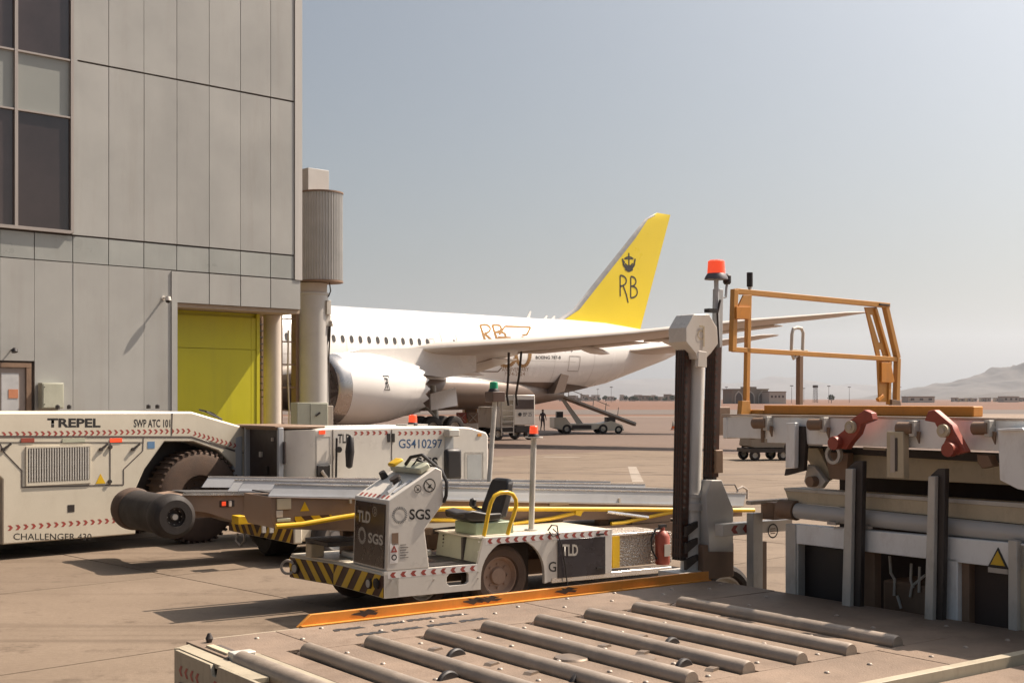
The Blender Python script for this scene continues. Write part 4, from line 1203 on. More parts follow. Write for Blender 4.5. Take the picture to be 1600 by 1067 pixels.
def tl2(mbx, pts, w, y=-.002):
    for (x0_, z0_), (x1_, z1_) in zip(pts, pts[1:]):
        l = math.hypot(x1_ - x0_, z1_ - z0_); nx, nz_ = -(z1_ - z0_) / l * w / 2, (x1_ - x0_) / l * w / 2
        mbx.prism([(x0_ - nx, z0_ - nz_), (x1_ - nx, z1_ - nz_), (x1_ + nx, z1_ + nz_), (x0_ + nx, z0_ + nz_)], 'y', y - .003, y + .002)
tl2(sm, [tp(-20, 691), tp(160, 691), tp(224, 691)], .014)
tl2(sm, [tp(0, 693), tp(6, 706), tp(34, 735), tp(34, 761), tp(193, 757), tp(193, 733), tp(223, 704), tp(224, 684)], .018)
tl2(sm, [tp(172, 693), tp(172, 757)], .02)
tl2(sm, [tp(269, 645), tp(268, 680)], .02)
tl2(sm, [tp(-40, 681.6), tp(299, 682.6), tp(367, 704.3)], .03)
sm.build('panel_seam', seam_dark, tt)
for px, py in ((10, 697), (162, 697), (212, 697)):
    x, z = tp(px, py); MB().bar((x - .06, -.02, z - .05), (x + .07, -.02, z + .04), .03, .03).cyl((x - .06, 0, z - .05), (x - .06, -.04, z - .05), .03, 8).build('latch', darksteel, tt)
for px, py in ((172, 698), (171, 752)):
    x, z = tp(px, py); MB().cyl((x, 0, z), (x, -.03, z), .035, 10).build('hinge', darksteel, tt)
for px, m_ in ((43, redpaint), (181, lamp_red), (115, pale_green)):
    x, z = tp(px, 688); MB().box(x - .11 if px != 115 else x - .2, x + .11 if px != 115 else x + .2, -.012, -.001, z - .03, z + .035).build('marker', m_, tt)
x, z = tp(236, 695); mk = MB().box(x - .07, x + .07, -.004, -.001, z - .06, z + .06).build('blue_sticker', M('sticker_blue', (.12, .22, .36), .4), tt)
x, z = tp(157, 748); w3 = MB().prism([(x - .09, z - .08), (x + .09, z - .08), (x, z + .09)], 'y', -.005, -.001).build('warning_triangle', yellow, tt)
def zz_text(s, pxa, pya, pxb, pyb, mat=ink, fr=None, par=None, y=0, bold=.0, name='lettering', label=None):
    fr = fr or T; a_ = fr.Y(pxa, pyb, y); b_ = fr.Y(pxb, pyb, y); h = fr.Y((pxa + pxb) / 2, pya, y)[1] - fr.Y((pxa + pxb) / 2, pyb, y)[1]
    return text(s, name, mat, par or tt, (a_[0], y - .001, a_[1]), (b_[0] - a_[0], 0, b_[1] - a_[1]), (0, 0, 1), math.hypot(b_[0] - a_[0], b_[1] - a_[1]), h, bold=bold)
zz_text('TREPEL', 74, 653.5, 157, 667.5, bold=.035)
zz_text('SWP ATC 101', 209, 655, 266, 667.5, bold=.02)
zz_text('CHALLENGER 430', 21, 833, 143, 843, bold=.0)
a_ = tp(-10, 677.5); b_ = tp(299, 678.5)
zc_ = tp(150, 680.5)[1]
chevrons(tt, (tp(-20, 680)[0], 0, zc_), (1, 0, 0), (0, 0, 1), tp(299, 680)[0] - tp(-20, 680)[0], .1, 34, 1, back=None)
q0 = tp(300, 681.5); q1 = tp(369, 702)
chevrons(tt, (q0[0], 0, q0[1] + .01), (q1[0] - q0[0], 0, q1[1] - q0[1]), (-(q1[1] - q0[1]), 0, q1[0] - q0[0]), math.hypot(q1[0] - q0[0], q1[1] - q0[1]), .1, 10, 1, back=None)
zc2 = tp(60, 826)[1]
chevrons(tt, (tp(10, 826)[0], 0, zc2), (1, 0, 0), (0, 0, 1), tp(205, 826)[0] - tp(10, 826)[0], .1, 17, 1, back=None)
cqr = tp(111, 794); MB().box(cqr[0] - .06, cqr[0] + .06, -.004, -.001, cqr[1] - .06, cqr[1] + .06).build('grey_sticker', darksteel, tt)
def star_tyre(c, r, w, par):
    return wheel('wheel', par, c, r, w, (0, -1, 0), .45, tm=tyre_dusty, rm=tyre_dusty, n=48, tread=44)
tc_ = tp(292, 777, .3)
for yy in (.2, 2.5):
    star_tyre((tc_[0] + (.08 if yy < 1 else 0), yy, .83), .83, .5, tt)
    star_tyre((xrw, yy, .83), .83, .5, tt)
# wiper frame on bonnet
a_ = tp(322, 643, .8); b_ = tp(346, 655, .8)
MB().tube([(a_[0], .8, a_[1]), (b_[0], .8, b_[1]), (b_[0] + .02, 1.2, b_[1] + .12), (a_[0] + .1, 1.2, a_[1] + .03), (a_[0], .8, a_[1])], .02, 6).build('mirror_frame', black, tt)
for px in (90, 108, 232, 246):
    a_ = tp(px, 639, .3); MB().lathe([(0, .04), (.06, .04), (.08, .001)], (a_[0], .3, ztop), (0, 0, 1), 8).build('lifting_eye', black, tt)

# ================================================================== WHITE TUG WITH NUMBER
C = Fr((470 - 800) / FP * 22.8, 22.8, 1.3)
ct = C.root('tow_tractor', 'white tow tractor numbered GS410297 behind the belt loaders', 'tractor')
cp = lambda px, py, y=0: C.Y(px, py, y)
xe = cp(763, 700)[0]; zt = cp(600, 667.5)[1]; xs_ = cp(492, 700)[0]
body = [(xs_, .45), (xs_, zt - .03), (xs_ + .15, zt), (cp(700, 668)[0], zt), (cp(735, 671)[0], zt - .03), (xe - .05, zt - .13), (xe, zt - .2), (xe, .45)]
MB().prism(body, 'y', 0, 2.2).build('body', white_m, ct, .03)
# rounded front corner and cab front
ff_ = []
cw2 = [(xs_ - .002, 0), (xs_ - .25, .03), (xs_ - .45, .14), (xs_ - .55, .32), (xs_ - .57, 2.2), (xs_ - .002, 2.2)]
MB().prism(cw2, 'z', .45, zt - .03).build('front_corner', white_m, ct)
xf0 = xs_ - .57
opn = MB(); ya = C.X(440, 700, xf0 - .02)[0]; yb = C.X(390, 700, xf0 - .02)[0]; zo = C.X(415, 671, xf0)[1]
opn.box(xf0 - .012, xf0 - .002, ya, yb, .6, zo); cab = opn.build('cab_opening', M('cab_dark', (.03, .02, .016), .5), ct)
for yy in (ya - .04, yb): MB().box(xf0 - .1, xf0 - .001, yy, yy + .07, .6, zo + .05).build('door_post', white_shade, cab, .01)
MB().box(xf0 - .1, xf0 - .001, ya, yb, zo, zo + .06).build('roof_edge', brownsteel, cab)
for (u, v, s_, mm) in ((.3, zo - .2, .05, plaster), (.75, zo - .5, .08, graysteel), (.5, zo - .8, .12, darksteel)):
    MB().box(xf0 - .05, xf0 - .013, ya + u, ya + u + s_, v, v + s_ * 1.2).build('cab_fitting', mm, cab)
y_w = C.X(451, 700, xf0)[0]
MB().box(xs_ - .5, xs_ - .3, -.0 + .12, .14, .9, 1.0)
MB().box(xf0 - .02, xf0 - .001, .1, ya - .12, cp(455, 725)[1], cp(455, 690)[1]).build('side_window', window_glass, ct)
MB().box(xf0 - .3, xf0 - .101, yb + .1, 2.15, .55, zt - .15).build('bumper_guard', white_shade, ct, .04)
MB().box(xf0 - .15, xs_ + .3, .15, 2.1, zt - .001, zt + .05).build('cab_roof', brownsteel, ct, .02)
def rr_outline(pxa, pya, pxb, pyb, w=.014, mat=seam_dark, name='panel_outline', y=0):
    a_ = cp(pxa, pya, y); b_ = cp(pxb, pyb, y); m_ = MB(); tl2(m_, [(a_[0], a_[1]), (b_[0], a_[1]), (b_[0], b_[1]), (a_[0], b_[1]), (a_[0], a_[1])], w)
    return m_.build(name, mat, ct)
rr_outline(495, 682, 516, 724, .012, graysteel)
a_ = cp(494, 727); b_ = cp(514, 751); so = MB().box(a_[0], b_[0], -.05, -.001, b_[1], a_[1]).build('plug_socket', black, ct, .01)
MB().tube([(a_[0] + .08, -.06, a_[1] - .1), (a_[0] + .14, -.1, a_[1] - .2), (a_[0] + .2, -.08, b_[1])], .03, 8).build('plug', plaster, so)
for px in (520, 612):
    m_ = MB(); tl2(m_, [cp(px, 671), (cp(px, 671)[0], .5)], .016); m_.build('door_seam', seam_dark, ct)
for px in (607, 614):
    a_ = cp(px, 683); MB().box(a_[0] - .03, a_[0] + .03, -.02, -.001, a_[1] - .09, a_[1] + .07).build('hinge', black, ct)
a_ = cp(524, 684); b_ = cp(522, 748)
MB().tube([(a_[0], -.05, a_[1]), (b_[0], -.07, b_[1])], .02, 6).build('mirror_arm', black, ct)
MB().lathe([(-.3, .02), (-.27, .06), (0, .085), (.25, .06), (.3, .02)], (cp(537, 705)[0], -.22, cp(537, 705)[1]), (0.05, 0, 1), 12).build('wing_mirror', black, ct)
MB().cyl((cp(527, 702)[0], -.02, cp(527, 702)[1]), (cp(527, 702)[0], -.08, cp(527, 702)[1]), .055, 12).build('knob', black, ct)
zz_text('TLD', 528, 678, 548, 692, fr=C, par=ct, bold=.02)
zz_text('GS410297', 623, 686, 691, 700, mat=ink_blue, fr=C, par=ct, bold=.008)
zz_text('SGS', 650, 714, 684, 730, fr=C, par=ct, bold=.03)
for (pa, pb, n) in ((551, 608, 6), (620, 692, 8)):
    a_ = cp(pa, 680.5); b_ = cp(pb, 680.5); chevrons(ct, (a_[0], 0, a_[1]), (b_[0] - a_[0], 0, 0), (0, 0, 1), b_[0] - a_[0], .085, n, 1, back=None)
a_ = cp(695, 670); b_ = cp(708, 752)
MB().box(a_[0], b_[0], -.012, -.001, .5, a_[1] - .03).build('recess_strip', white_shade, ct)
a_ = cp(696, 672); MB().box(a_[0] - .06, a_[0] + .2, -.2, -.013, a_[1] - .12, a_[1] + .02).build('mirror_bracket', graysteel, ct, .02)
a_ = cp(694, 701, -.3); b_ = cp(719, 749, -.3)
MB().box(a_[0], b_[0], -.38, -.24, b_[1], a_[1]).build('big_mirror', black, ct, .06)
rr_outline(727, 707, 755, 757, .03, graysteel, 'window_frame')
a_ = cp(730, 711); b_ = cp(752, 757); MB().box(a_[0], b_[0], -.004, -.001, b_[1], a_[1]).build('window_pane', M('pane_pale', (.42, .43, .42), .12), ct)
a_ = cp(503, 675); MB().box(a_[0] - .06, a_[0] + .06, -.015, -.001, a_[1] - .035, a_[1] + .03).build('marker_light', lamp_red, ct)
a_ = cp(748, 679); MB().box(a_[0] - .03, a_[0] + .06, -.012, -.001, a_[1] - .03, a_[1] + .02).build('marker_light', orange, ct)
a_ = cp(645, 668, .9); beacon('beacon', ct, (a_[0], .9, zt), .09, .22, lamp_red)
MB().box(cp(627, 668, 1)[0], cp(660, 668, 1)[0], .8, 1.2, zt, zt + .03).build('beacon_plinth', graysteel, ct)
for x in (xs_ + .5, xe - 1.2):
    for y in (.2, 2.0): wheel('wheel', ct, (x, y, .5), .5, .3, (0, -1, 0), .5, n=24)

# ================================================================== belt loader builder parts
def hazard(parent, fr, poly, face, c, name='hazard_bumper', n=9, flip=True, thick=.05):
    pass
def tri_strip_band(parent, x, y0, y1, z0, z1, n, name='hazard_stripes', facing=-1):
    """diagonal yellow bands that meet in the middle, on the plane local x"""
    mb = MB(); mb.cur = 0; t = x - .002
    mb.add([(t, y0, z0), (t, y1, z0), (t, y1, z1), (t, y0, z1)], [(0, 1, 2, 3)])
    mb.cur = 1; w = (y1 - y0) / n; mid = (y0 + y1) / 2; h = z1 - z0; sl = h * .85
    for k in range(n):
        a0 = y0 + w * k
        s_ = 1 if a0 + w / 2 > mid else -1
        ys = [a0 + w * .1, a0 + w * .55]
        pts = [(ys[0] - s_ * sl / 2, z0), (ys[1] - s_ * sl / 2, z0), (ys[1] + s_ * sl / 2, z1), (ys[0] + s_ * sl / 2, z1)]
        pts = [(max(y0, min(y1, p[0])), p[1]) for p in pts]
        mb.add([(t - .004, p[0], p[1]) for p in pts], [(0, 1, 2, 3)])
    return mb.build(name, [hazard_dark, yellow], parent)

# ================================================================== BELT LOADER BEHIND (rubber wheels at its tip)
B = Fr(-3.37, 19.8, 1.385)
bl = B.root('belt_loader', 'second belt loader with twin rubber tip wheels reaching left in front of the cream tractor', 'belt loader')
bz = B.Y(460, 850)[1]; yl = B.X(357, 832, 0)[0]
MB().box(.0, .14, 0, yl, bz, bz + .26).build('bumper', cream, bl, .02)
tri_strip_band(bl, 0, .02, yl - .02, bz + .01, bz + .25, 9)
MB().box(.14, 5.6, .1, yl - .1, bz + .02, bz + .45).build('chassis', cream, bl, .02)
MB().box(.3, 1.7, .3, yl - .3, bz + .45, bz + .62).build('front_deck', brownsteel, bl, .01)
for (x, y) in ((.75, .12), (4.4, .12), (.75, yl - .12), (4.4, yl - .12)):
    wheel('wheel', bl, (x, y, .42), .42, .28, (0, -1 if y < 1 else 1, 0), .5, n=28)
wheel('wheel', bl, (.45, yl * .62, .38), .38, .5, (-1, 0, 0), .3, n=28)
for yy in (.45, .95, 1.5):
    MB().lathe([(0, .05), (.01, .05)], (-.01, yy, bz + .05), (-1, 0, 0), 10)
q = MB().tube([(-.03, yl * .82, bz), (-.06, yl * .82, bz - .12), (-.03, yl * .78, bz - .2), (-.0, yl * .74, bz - .12), (.0, yl * .74, bz)], .018, 6).build('shackle', graysteel, bl)
yv = .9
bp_ = lambda px, py, y=yv: B.Y(px, py, y)
# conveyor frame
a0 = bp_(300, 772); a1 = bp_(420, 775)
cx0 = a0[0] - .25; czt = a0[1]
cvr = MB().prism([(cx0, czt - .22), (cx0, czt - .02), (cx0 + .2, czt), (8.0, czt - .38), (8.0, czt - .7), (cx0 + 1.1, czt - .52), (cx0 + .5, czt - .3)], 'y', yv, yv + .9)
cv = cvr.build('conveyor', brown_side, bl, .006)
MB().bar((cx0 + .1, yv - .02, czt + .005), (8.0, yv - .02, czt - .365), .06, .03).build('edge_strip', alu_br, cv)
MB().bar((cx0 + .2, yv + .45, czt + .02), (8.0, yv + .45, czt - .35), .6, .012).build('belt', belt_m, cv)
g0 = B.Y(365, 750, yv + .0); g1 = B.Y(353, 766.5, yv + .0)
for yy in (yv - .05, yv + 1.0):
    MB().add([(g0[0], yy, g0[1]), (g1[0], yy - .02, g1[1]), (8, yy - .02, g1[1] - .4), (8, yy, g0[1] - .4), (g0[0], yy + .015, g0[1]), (g1[0], yy - .005, g1[1]), (8, yy - .005, g1[1] - .4), (8, yy + .015, g0[1] - .4)],
             [(0, 1, 2, 3), (7, 6, 5, 4), (0, 4, 5, 1), (1, 5, 6, 2), (2, 6, 7, 3), (3, 7, 4, 0)]).build('side_guard', alu, cv)
    MB().bar((g0[0], yy + .008, g0[1] + .008), (8, yy + .008, g0[1] - .39), .03, .018).build('guard_rail', alu_br, cv)
wc = bp_(266, 806); 
for yy in (yv - .02, yv + 1.62):
    tw_ = MB().lathe([(-.22, .15), (-.22, .26), (-.17, .325), (-.06, .345), (.06, .345), (.17, .325), (.22, .26), (.22, .15)], (wc[0], yy, wc[1]), (0, -1, 0), 36, closed=True).build('tip_wheel', tyre_dusty if yy > 1 else rubber, bl)
    MB().lathe([(.05, .001), (.05, .149), (.12, .149), (.12, .19), (.16, .19), (.16, .12), (.1, .1), (.1, .001)], (wc[0], yy, wc[1]), (0, -1, 0), 28).build('rim', darksteel, tw_)
    MB().cyl((wc[0], yy - .1, wc[1]), (wc[0], yy - .19, wc[1]), .045, 14).build('hub_cap', far_white, tw_)
    for k in range(8):
        t = 2 * PI * k / 8; MB().cyl((wc[0] + .12 * math.cos(t), yy - .12, wc[1] + .12 * math.sin(t)), (wc[0] + .12 * math.cos(t), yy - .155, wc[1] + .12 * math.sin(t)), .012, 6).build('bolt', graysteel, tw_)
MB().cyl((wc[0], yv, wc[1]), (wc[0], yv + 1.6, wc[1]), .31, 32).build('tip_roller', rubber, bl)
MB().bar((wc[0] + .1, yv + .12, wc[1] + .05), (wc[0] + 1.3, yv + .12, wc[1] + .02), .05, .2).bar((wc[0] + .1, yv + 1.2, wc[1] + .05), (wc[0] + 1.3, yv + .85, wc[1] + .02), .05, .2).build('tip_arm', brownsteel, bl)
y2 = yv - .012
def bbox(pxa, pya, pxb, pyb, name, mat, d=.02, par=None, y=yv):
    a_ = B.Y(pxa, pyb, y); b_ = B.Y(pxb, pya, y); return MB().box(a_[0], b_[0], y - d, y - .001, a_[1], b_[1]).build(name, mat, par or cv, .004)
bbox(343, 781, 366, 792, 'control_recess', darksteel, .012)
bbox(346, 783, 352, 790, 'red_button', lamp_red, .03)
bbox(356, 782, 360, 791, 'lever', plaster, .05)
a_ = B.Y(382, 775, yv); m_ = MB().prism([a_, B.Y(410, 775, yv), B.Y(398, 790, yv), B.Y(383, 790, yv)], 'y', yv - .03, yv - .003).build('perforated_plate', alu, cv)
bbox(409, 787, 425, 800, 'instruction_plate', plaster, .006)
a_ = B.Y(370, 806, .3); b_ = B.Y(388, 818, .3)
MB().prism([(a_[0], b_[1]), (a_[0], a_[1]), (a_[0] + .14, a_[1]), (b_[0] + .1, b_[1])], 'y', .25, .5).build('yellow_block', yellow, bl, .01)
for px in (412, 424): MB().bar((B.Y(px, 806, .2)[0], .2, B.Y(px, 806, .2)[1]), (B.Y(px, 832, .2)[0], .2, B.Y(px, 832, .2)[1]), .04, .06).build('lamp_bracket', graysteel, bl)
a_ = B.Y(395, 803, .2); MB().cyl((a_[0] - .1, .2, a_[1]), (a_[0] + .35, .2, a_[1] - .02), .03, 10).build('cylinder_rod', redpaint, bl)
MB().box(.3, 2.6, .25, 1.7, bz + .62, bz + .75).build('lift_frame', brownsteel, bl, .01)
# green beacon pole
q0 = B.Y(762, 770, 1.6); q1 = B.Y(772, 626, 1.6)
MB().tube([(q0[0], 1.6, .7), (q1[0] + .02, 1.6, q1[1])], .045, 12).build('beacon_pole', graysteel, bl)
s_ = 2000 / 22.6
MB().box(q1[0] - .13, q1[0] + .15, 1.45, 1.72, q1[1] - .02, q1[1] + .17).build('control_housing', M('housing_brown', (.09, .05, .035), .5), bl, .01)
beacon('beacon', bl, (q1[0] - .02, 1.58, q1[1] + .17), .085, .19, lamp_green)

# ================================================================== NEAR BELT LOADER
A = Fr(-1.49, 14.9, 1.55)
al = A.root('belt_loader', 'near white belt loader with SGS operator pod, black seat and yellow grab hoop', 'belt loader')
ap = lambda px, py, y=0: A.Y(px, py, y)
ZB = .275; ZD = .59; ZT = .905
# bent front bumper in plan
pR = (0.0, 0.0); pM = A.Z(522, 914, ZB); pLf = A.Z(453, 902, ZB)
plan = [(pR[0], .0), (pM[0], pM[1]), (pLf[0], pLf[1]), (pLf[0] + .25, pLf[1]), (.2, 0)]
MB().prism([(p[0], p[1]) for p in plan], 'z', ZB, ZD - .03).build('bumper', cream, al, .01)
def band(parent, p0, p1, z0, z1, n, slant, name='hazard_stripes'):
    """yellow bands on a dark vertical face from p0 to p1 (as seen from outside, left to right)"""
    p0 = Vector((*p0, z0)); p1 = Vector((*p1, z0)); Rv = (p1 - p0); ln = Rv.length; Rv.normalize(); U = Vector((0, 0, 1)); N = Rv.cross(U); h = z1 - z0
    mb = MB(); mb.cur = 0
    q = lambda a, b, o: p0 + Rv * a + U * b + N * o
    mb.add([q(0, 0, .004), q(ln, 0, .004), q(ln, h, .004), q(0, h, .004)], [(0, 1, 2, 3)])
    mb.cur = 1; w = ln / n; sl = h * .9 * slant
    for k in range(n + 1):
        a0 = w * (k - .0); a1 = a0 + w * .48
        poly = [(a0 - sl / 2, 0), (a1 - sl / 2, 0), (a1 + sl / 2, h), (a0 + sl / 2, h)]
        out = []
        # clip to the face by cutting along both ends
        def clip(poly, lim, keep):
            res = []
            for i in range(len(poly)):
                a_, b_ = poly[i], poly[(i + 1) % len(poly)]
                ia = keep(a_[0], lim); ib = keep(b_[0], lim)
                if ia: res.append(a_)
                if ia != ib:
                    t = (lim - a_[0]) / (b_[0] - a_[0]); res.append((lim, a_[1] + (b_[1] - a_[1]) * t))
            return res
        poly = clip(poly, 0, lambda v, l: v >= l)
        if len(poly) > 2: poly = clip(poly, ln, lambda v, l: v <= l)
        if len(poly) > 2: mb.add([q(a, b, .009) for a, b in poly], [list(range(len(poly)))])
    return mb.build(name, [hazard_dark, yellow], parent)
band(al, pLf, pM, ZB + .01, ZD - .05, 4, -1)
band(al, pM, pR, ZB + .01, ZD - .05, 4, 1)
NB = (Vector((pR[0] - pM[0], pR[1] - pM[1], 0)).normalized()).cross(Vector((0, 0, 1)))
def on_bumper(px, py):
    # meet the right half of the bumper
    best = None
    for k in range(400):
        t = k / 399; x = pM[0] * (1 - t); y = pM[1] * (1 - t)
        z = A.Y(px, py, y)
        if best is None or abs(z[0] - x) < best[0]: best = (abs(z[0] - x), x, y, z[1])
    return Vector(best[1:])
for px, py, m_ in ((579, 911, plaster), (590, 911, black)):
    c = on_bumper(px, py)
    MB().cyl(c - NB * .01, c + NB * .03, .062, 20).cyl(c + NB * .031, c + NB * .034, .045, 20).build('headlight', [m_ if m_ is black else darksteel], al)
    if m_ is plaster: MB().cyl(c + NB * .035, c + NB * .04, .048, 20).build('lamp_glass', far_white, al)
tL = Vector(((pLf[0] * .85 + pM[0] * .15), (pLf[1] * .85 + pM[1] * .15), .41)); NL = (Vector((pM[0] - pLf[0], pM[1] - pLf[1], 0)).normalized()).cross(Vector((0, 0, 1)))
MB().cyl(tL - NL * .01, tL + NL * .03, .07, 20).build('headlight', darksteel, al); MB().cyl(tL + NL * .031, tL + NL * .036, .052, 20).build('lamp_glass', far_white, al)
MB().lathe([(-.015, .07), (.015, .07), (.015, .1), (-.015, .1)], (pLf[0] - .05, pLf[1] - .05, .42), (.6, .8, 0), 24, closed=True).build('tow_eye', plaster, al)
# chassis side, stepped, with wheel arch
acx, ar = 1.79, .47
arch = [(acx + ar * math.cos(t), .40 + (ar * .98) * math.sin(t)) for t in [PI - PI * k / 18 for k in range(19)]]
sidep = [(0, ZB), (acx - ar, ZB)] + arch + [(acx + ar, ZB), (2.36, ZB + .02), (2.36, .33), (3.32, .33), (3.33, ZT), (1.37, ZT), (1.28, ZD), (0, ZD)]
g0_ = ap(698, 907); g1_ = ap(732, 907); zc_ = .43
hole_ = [(g0_[0] + .04, zc_ - .075), (g1_[0] - .04, zc_ - .075), (g1_[0], zc_ - .04), (g1_[0], zc_ + .05), (g1_[0] - .03, zc_ + .08), (g0_[0] + .05, zc_ + .08), (g0_[0], zc_ + .03), (g0_[0], zc_ - .04)]
MB().prism(sidep, 'y', 0, .05, [hole_]).build('side_plate', white_m, al, .004)
MB().prism([(0.15, ZB + .03), (3.3, ZB + .03), (3.3, .5), (.2, .5)], 'y', .62, 2.4).build('chassis', brownsteel, al)
MB().prism([(pR[0] + .02, .03), (pM[0] + .02, pM[1]), (pLf[0] + .02, pLf[1]), (1.3, pLf[1]), (1.3, .051), (.05, .051)], 'z', ZD - .03, ZD - .002).build('front_deck', cream, al, .004)
MB().box(.62, 1.29, .06, .95, ZD, ZD + .012).build('floor_mat', black, al)
MB().box(1.32, 3.31, .051, 1.15, ZT - .02, ZT).build('rear_deck', cream, al, .004)
ris = MB().prism([(1.31, ZD + .0), (1.36, ZT - .022), (1.39, ZT - .022), (1.34, ZD)], 'y', .05, 1.1).build('seat_riser', pale_green, al)
for k in range(5): MB().cyl((1.345, .95, ZD + .08 + k * .045), (1.33, .95, ZD + .08 + k * .045), .01, 8).build('bolt', darksteel, ris)
MB().box(acx - ar - .02, acx + ar + .02, .4, .44, .1, ZT - .03).build('wheel_well', seam_dark, al)
MB().box(3.28, 3.33, .051, 1.15, .33, ZT - .021).build('rear_plate', white_m, al)
wheel('wheel', al, (1.68, .22, .395), .395, .26, (0, -1, 0), .62, tm=tyre_dusty, rm=M('rim_tan', (.33, .22, .16), .6, dirt=.3), n=40)
wheel('wheel', al, (1.68, 2.3, .395), .395, .26, (0, 1, 0), .62, tm=tyre_dusty, n=28)
wheel('wheel', al, (.55, 1.9, .33), .33, .22, (0, 1, 0), .6, tm=tyre_dusty, n=28)
wheel('wheel', al, (.75, .5, .33), .33, .22, (0, -1, 0), .6, tm=tyre_dusty, n=28)
chevrons(al, (.05, 0, ZD - .085), (1, 0, 0), (0, 0, 1), 1.22, .075, 9, -1)
chevrons(al, (1.39, 0, ZT - .085), (1, 0, 0), (0, 0, 1), 1.9, .075, 15, -1)
x0, z1 = ap(871, 839); x1, _ = ap(945, 831); _, z0 = ap(945, 900)
pn = MB().box(x0, x1, -.015, -.001, z0 + .03, ZT - .09).build('battery_cover', M('cover_dark', (.035, .03, .035), .25), al, .004)
for (px, py) in ((940, 834), (940, 886)): c = ap(px, py); MB().box(c[0] - .1, c[0] + .02, -.03, -.016, c[1] - .012, c[1] + .012).build('handle', black, pn)
zz_text('TLD', 879, 850, 903, 868, mat=far_white, fr=A, par=pn, y=-.016, bold=.03)
zz_text('G', 857, 877, 869, 893, mat=ink, fr=A, par=al, bold=.01)
for (px, py) in ((748, 846), (747, 862), (747, 893), (747, 903), (612, 905), (678, 905)):
    c = ap(px, py); MB().cyl((c[0], 0, c[1]), (c[0], -.008, c[1]), .01, 8).build('bolt', graysteel, al)
# operator pod
pod_o = [(.033, ZD), (.06, 1.412), (.69, 1.785), (.775, 1.745), (.806, 1.36), (.54, 1.05), (.604, ZD)]
pod = MB().prism(pod_o, 'y', .0, .9).build('operator_pod', white_m, al, .012)
fpn = MB().add([(.03, .06, ZD + .03), (.03, .84, ZD + .03), (.055, .84, 1.365), (.055, .06, 1.365), (.018, .06, ZD + .03), (.018, .84, ZD + .03), (.043, .84, 1.365), (.043, .06, 1.365)], [(0, 1, 2, 3), (4, 5, 6, 7), (0, 1, 5, 4), (1, 2, 6, 5), (2, 3, 7, 6), (3, 0, 4, 7)]).build('front_panel', M('panel_black', (.045, .03, .025), .3), pod)
def fx(z): return .018 + .025 * (z - ZD - .03) / (1.365 - ZD - .03) - .003
F_ = lambda px, py: A.X(px, py, .03)
def front_text(s, pxa, pya, pxb, pyb, mat, bold=0):
    a_ = F_(pxa, pyb); b_ = F_(pxb, pyb); t_ = F_((pxa + pxb) / 2, pya)[1] - F_((pxa + pxb) / 2, pyb)[1]
    return text(s, 'lettering', mat, pod, (fx(a_[1]), a_[0], a_[1] - .0), (0, -1, 0), (0, 0, 1), abs(a_[0] - b_[0]), t_, bold=bold, fn=lambda p: (fx(p.z) - .002, p.y, p.z))
front_text('TLD', 558.5, 796, 578.5, 814, far_white, .03)
front_text('SGS', 576, 831, 599, 847.5, far_white, .03)
def ring_logo(c, r0, r1, Rv, U, mat, par, fn=None, n=26, name='ring_logo'):
    Rv = Vector(Rv); U = Vector(U); Nn = Rv.cross(U); c = Vector(c); mb = MB()
    for k in range(n):
        t0 = 2 * PI * k / n; t1 = t0 + 2 * PI / n * .62
        vs = [c + Nn * .004 + (Rv * math.cos(t) + U * math.sin(t)) * r for t, r in ((t0, r0), (t1, r0), (t1 + .12, r1), (t0 + .12, r1))]
        mb.add(vs, [(0, 1, 2, 3)])
    return mb.build(name, mat, par)
c = F_(566.5, 836); ring_logo((fx(c[1]), c[0], c[1]), .062, .105, (0, -1, 0), (0, 0, 1), far_white, pod)
c = F_(585, 799); ring_logo((fx(c[1]), c[0], c[1]), .05, .06, (0, -1, 0), (0, 0, 1), far_white, pod, n=40)
c = F_(585, 799); text('G', 'lettering', far_white, pod, (fx(c[1]) - .002, c[0] + .022, c[1] - .03), (0, -1, 0), (0, 0, 1), .045, .06)
c = ap(624.5, 804.5); ring_logo((c[0], 0, c[1]), .068, .1, (1, 0, 0), (0, 0, 1), M('logo_grey', (.17, .17, .17), .5), pod)
zz_text('SGS', 639.5, 795, 672.5, 811.5, fr=A, par=pod, bold=.02)
for (px, py, r_) in ((652.5, 763.5, .048), (671, 758, .082)):
    c = ap(px, py); m_ = MB()
    m_.lathe([(0, r_ * .84), (0, r_)], (c[0], -.004, c[1]), (0, -1, 0), 32)
    m_.prism([(c[0] - r_ * .68, c[1] + r_ * .6), (c[0] - r_ * .6, c[1] + r_ * .68), (c[0] + r_ * .68, c[1] - r_ * .6), (c[0] + r_ * .6, c[1] - r_ * .68)], 'y', -.006, -.003)
    m_.prism([(c[0] - r_ * .35, c[1] - r_ * .3), (c[0] + r_ * .1, c[1] - r_ * .45), (c[0] + r_ * .35, c[1] + r_ * .2), (c[0] + .0, c[1] + r_ * .05)], 'y', -.006, -.003)
    m_.build('prohibition_sign', ink, pod)
c = ap(617, 839); MB().box(c[0] - .04, c[0] + .045, -.004, -.001, c[1] - .09, c[1] + .05).build('sticker', brownsteel, pod)
c = ap(615.5, 857); MB().box(c[0] - .055, c[0] + .05, -.004, -.001, c[1] - .17, c[1] + .06).build('sticker', chev_white, pod)
MB().prism([(c[0] - .042, c[1] - .04), (c[0] + .042, c[1] - .04), (c[0], c[1] + .045)], 'y', -.008, -.005, [[(c[0] - .016, c[1] - .024), (c[0] + .016, c[1] - .024), (c[0], c[1] + .012)]]).build('warning_sign', chev_red, pod)
MB().lathe([(0, .022), (0, .036)], (c[0], -.006, c[1] - .1), (0, -1, 0), 20).build('mandatory_sign', ink, pod)
m_ = MB()
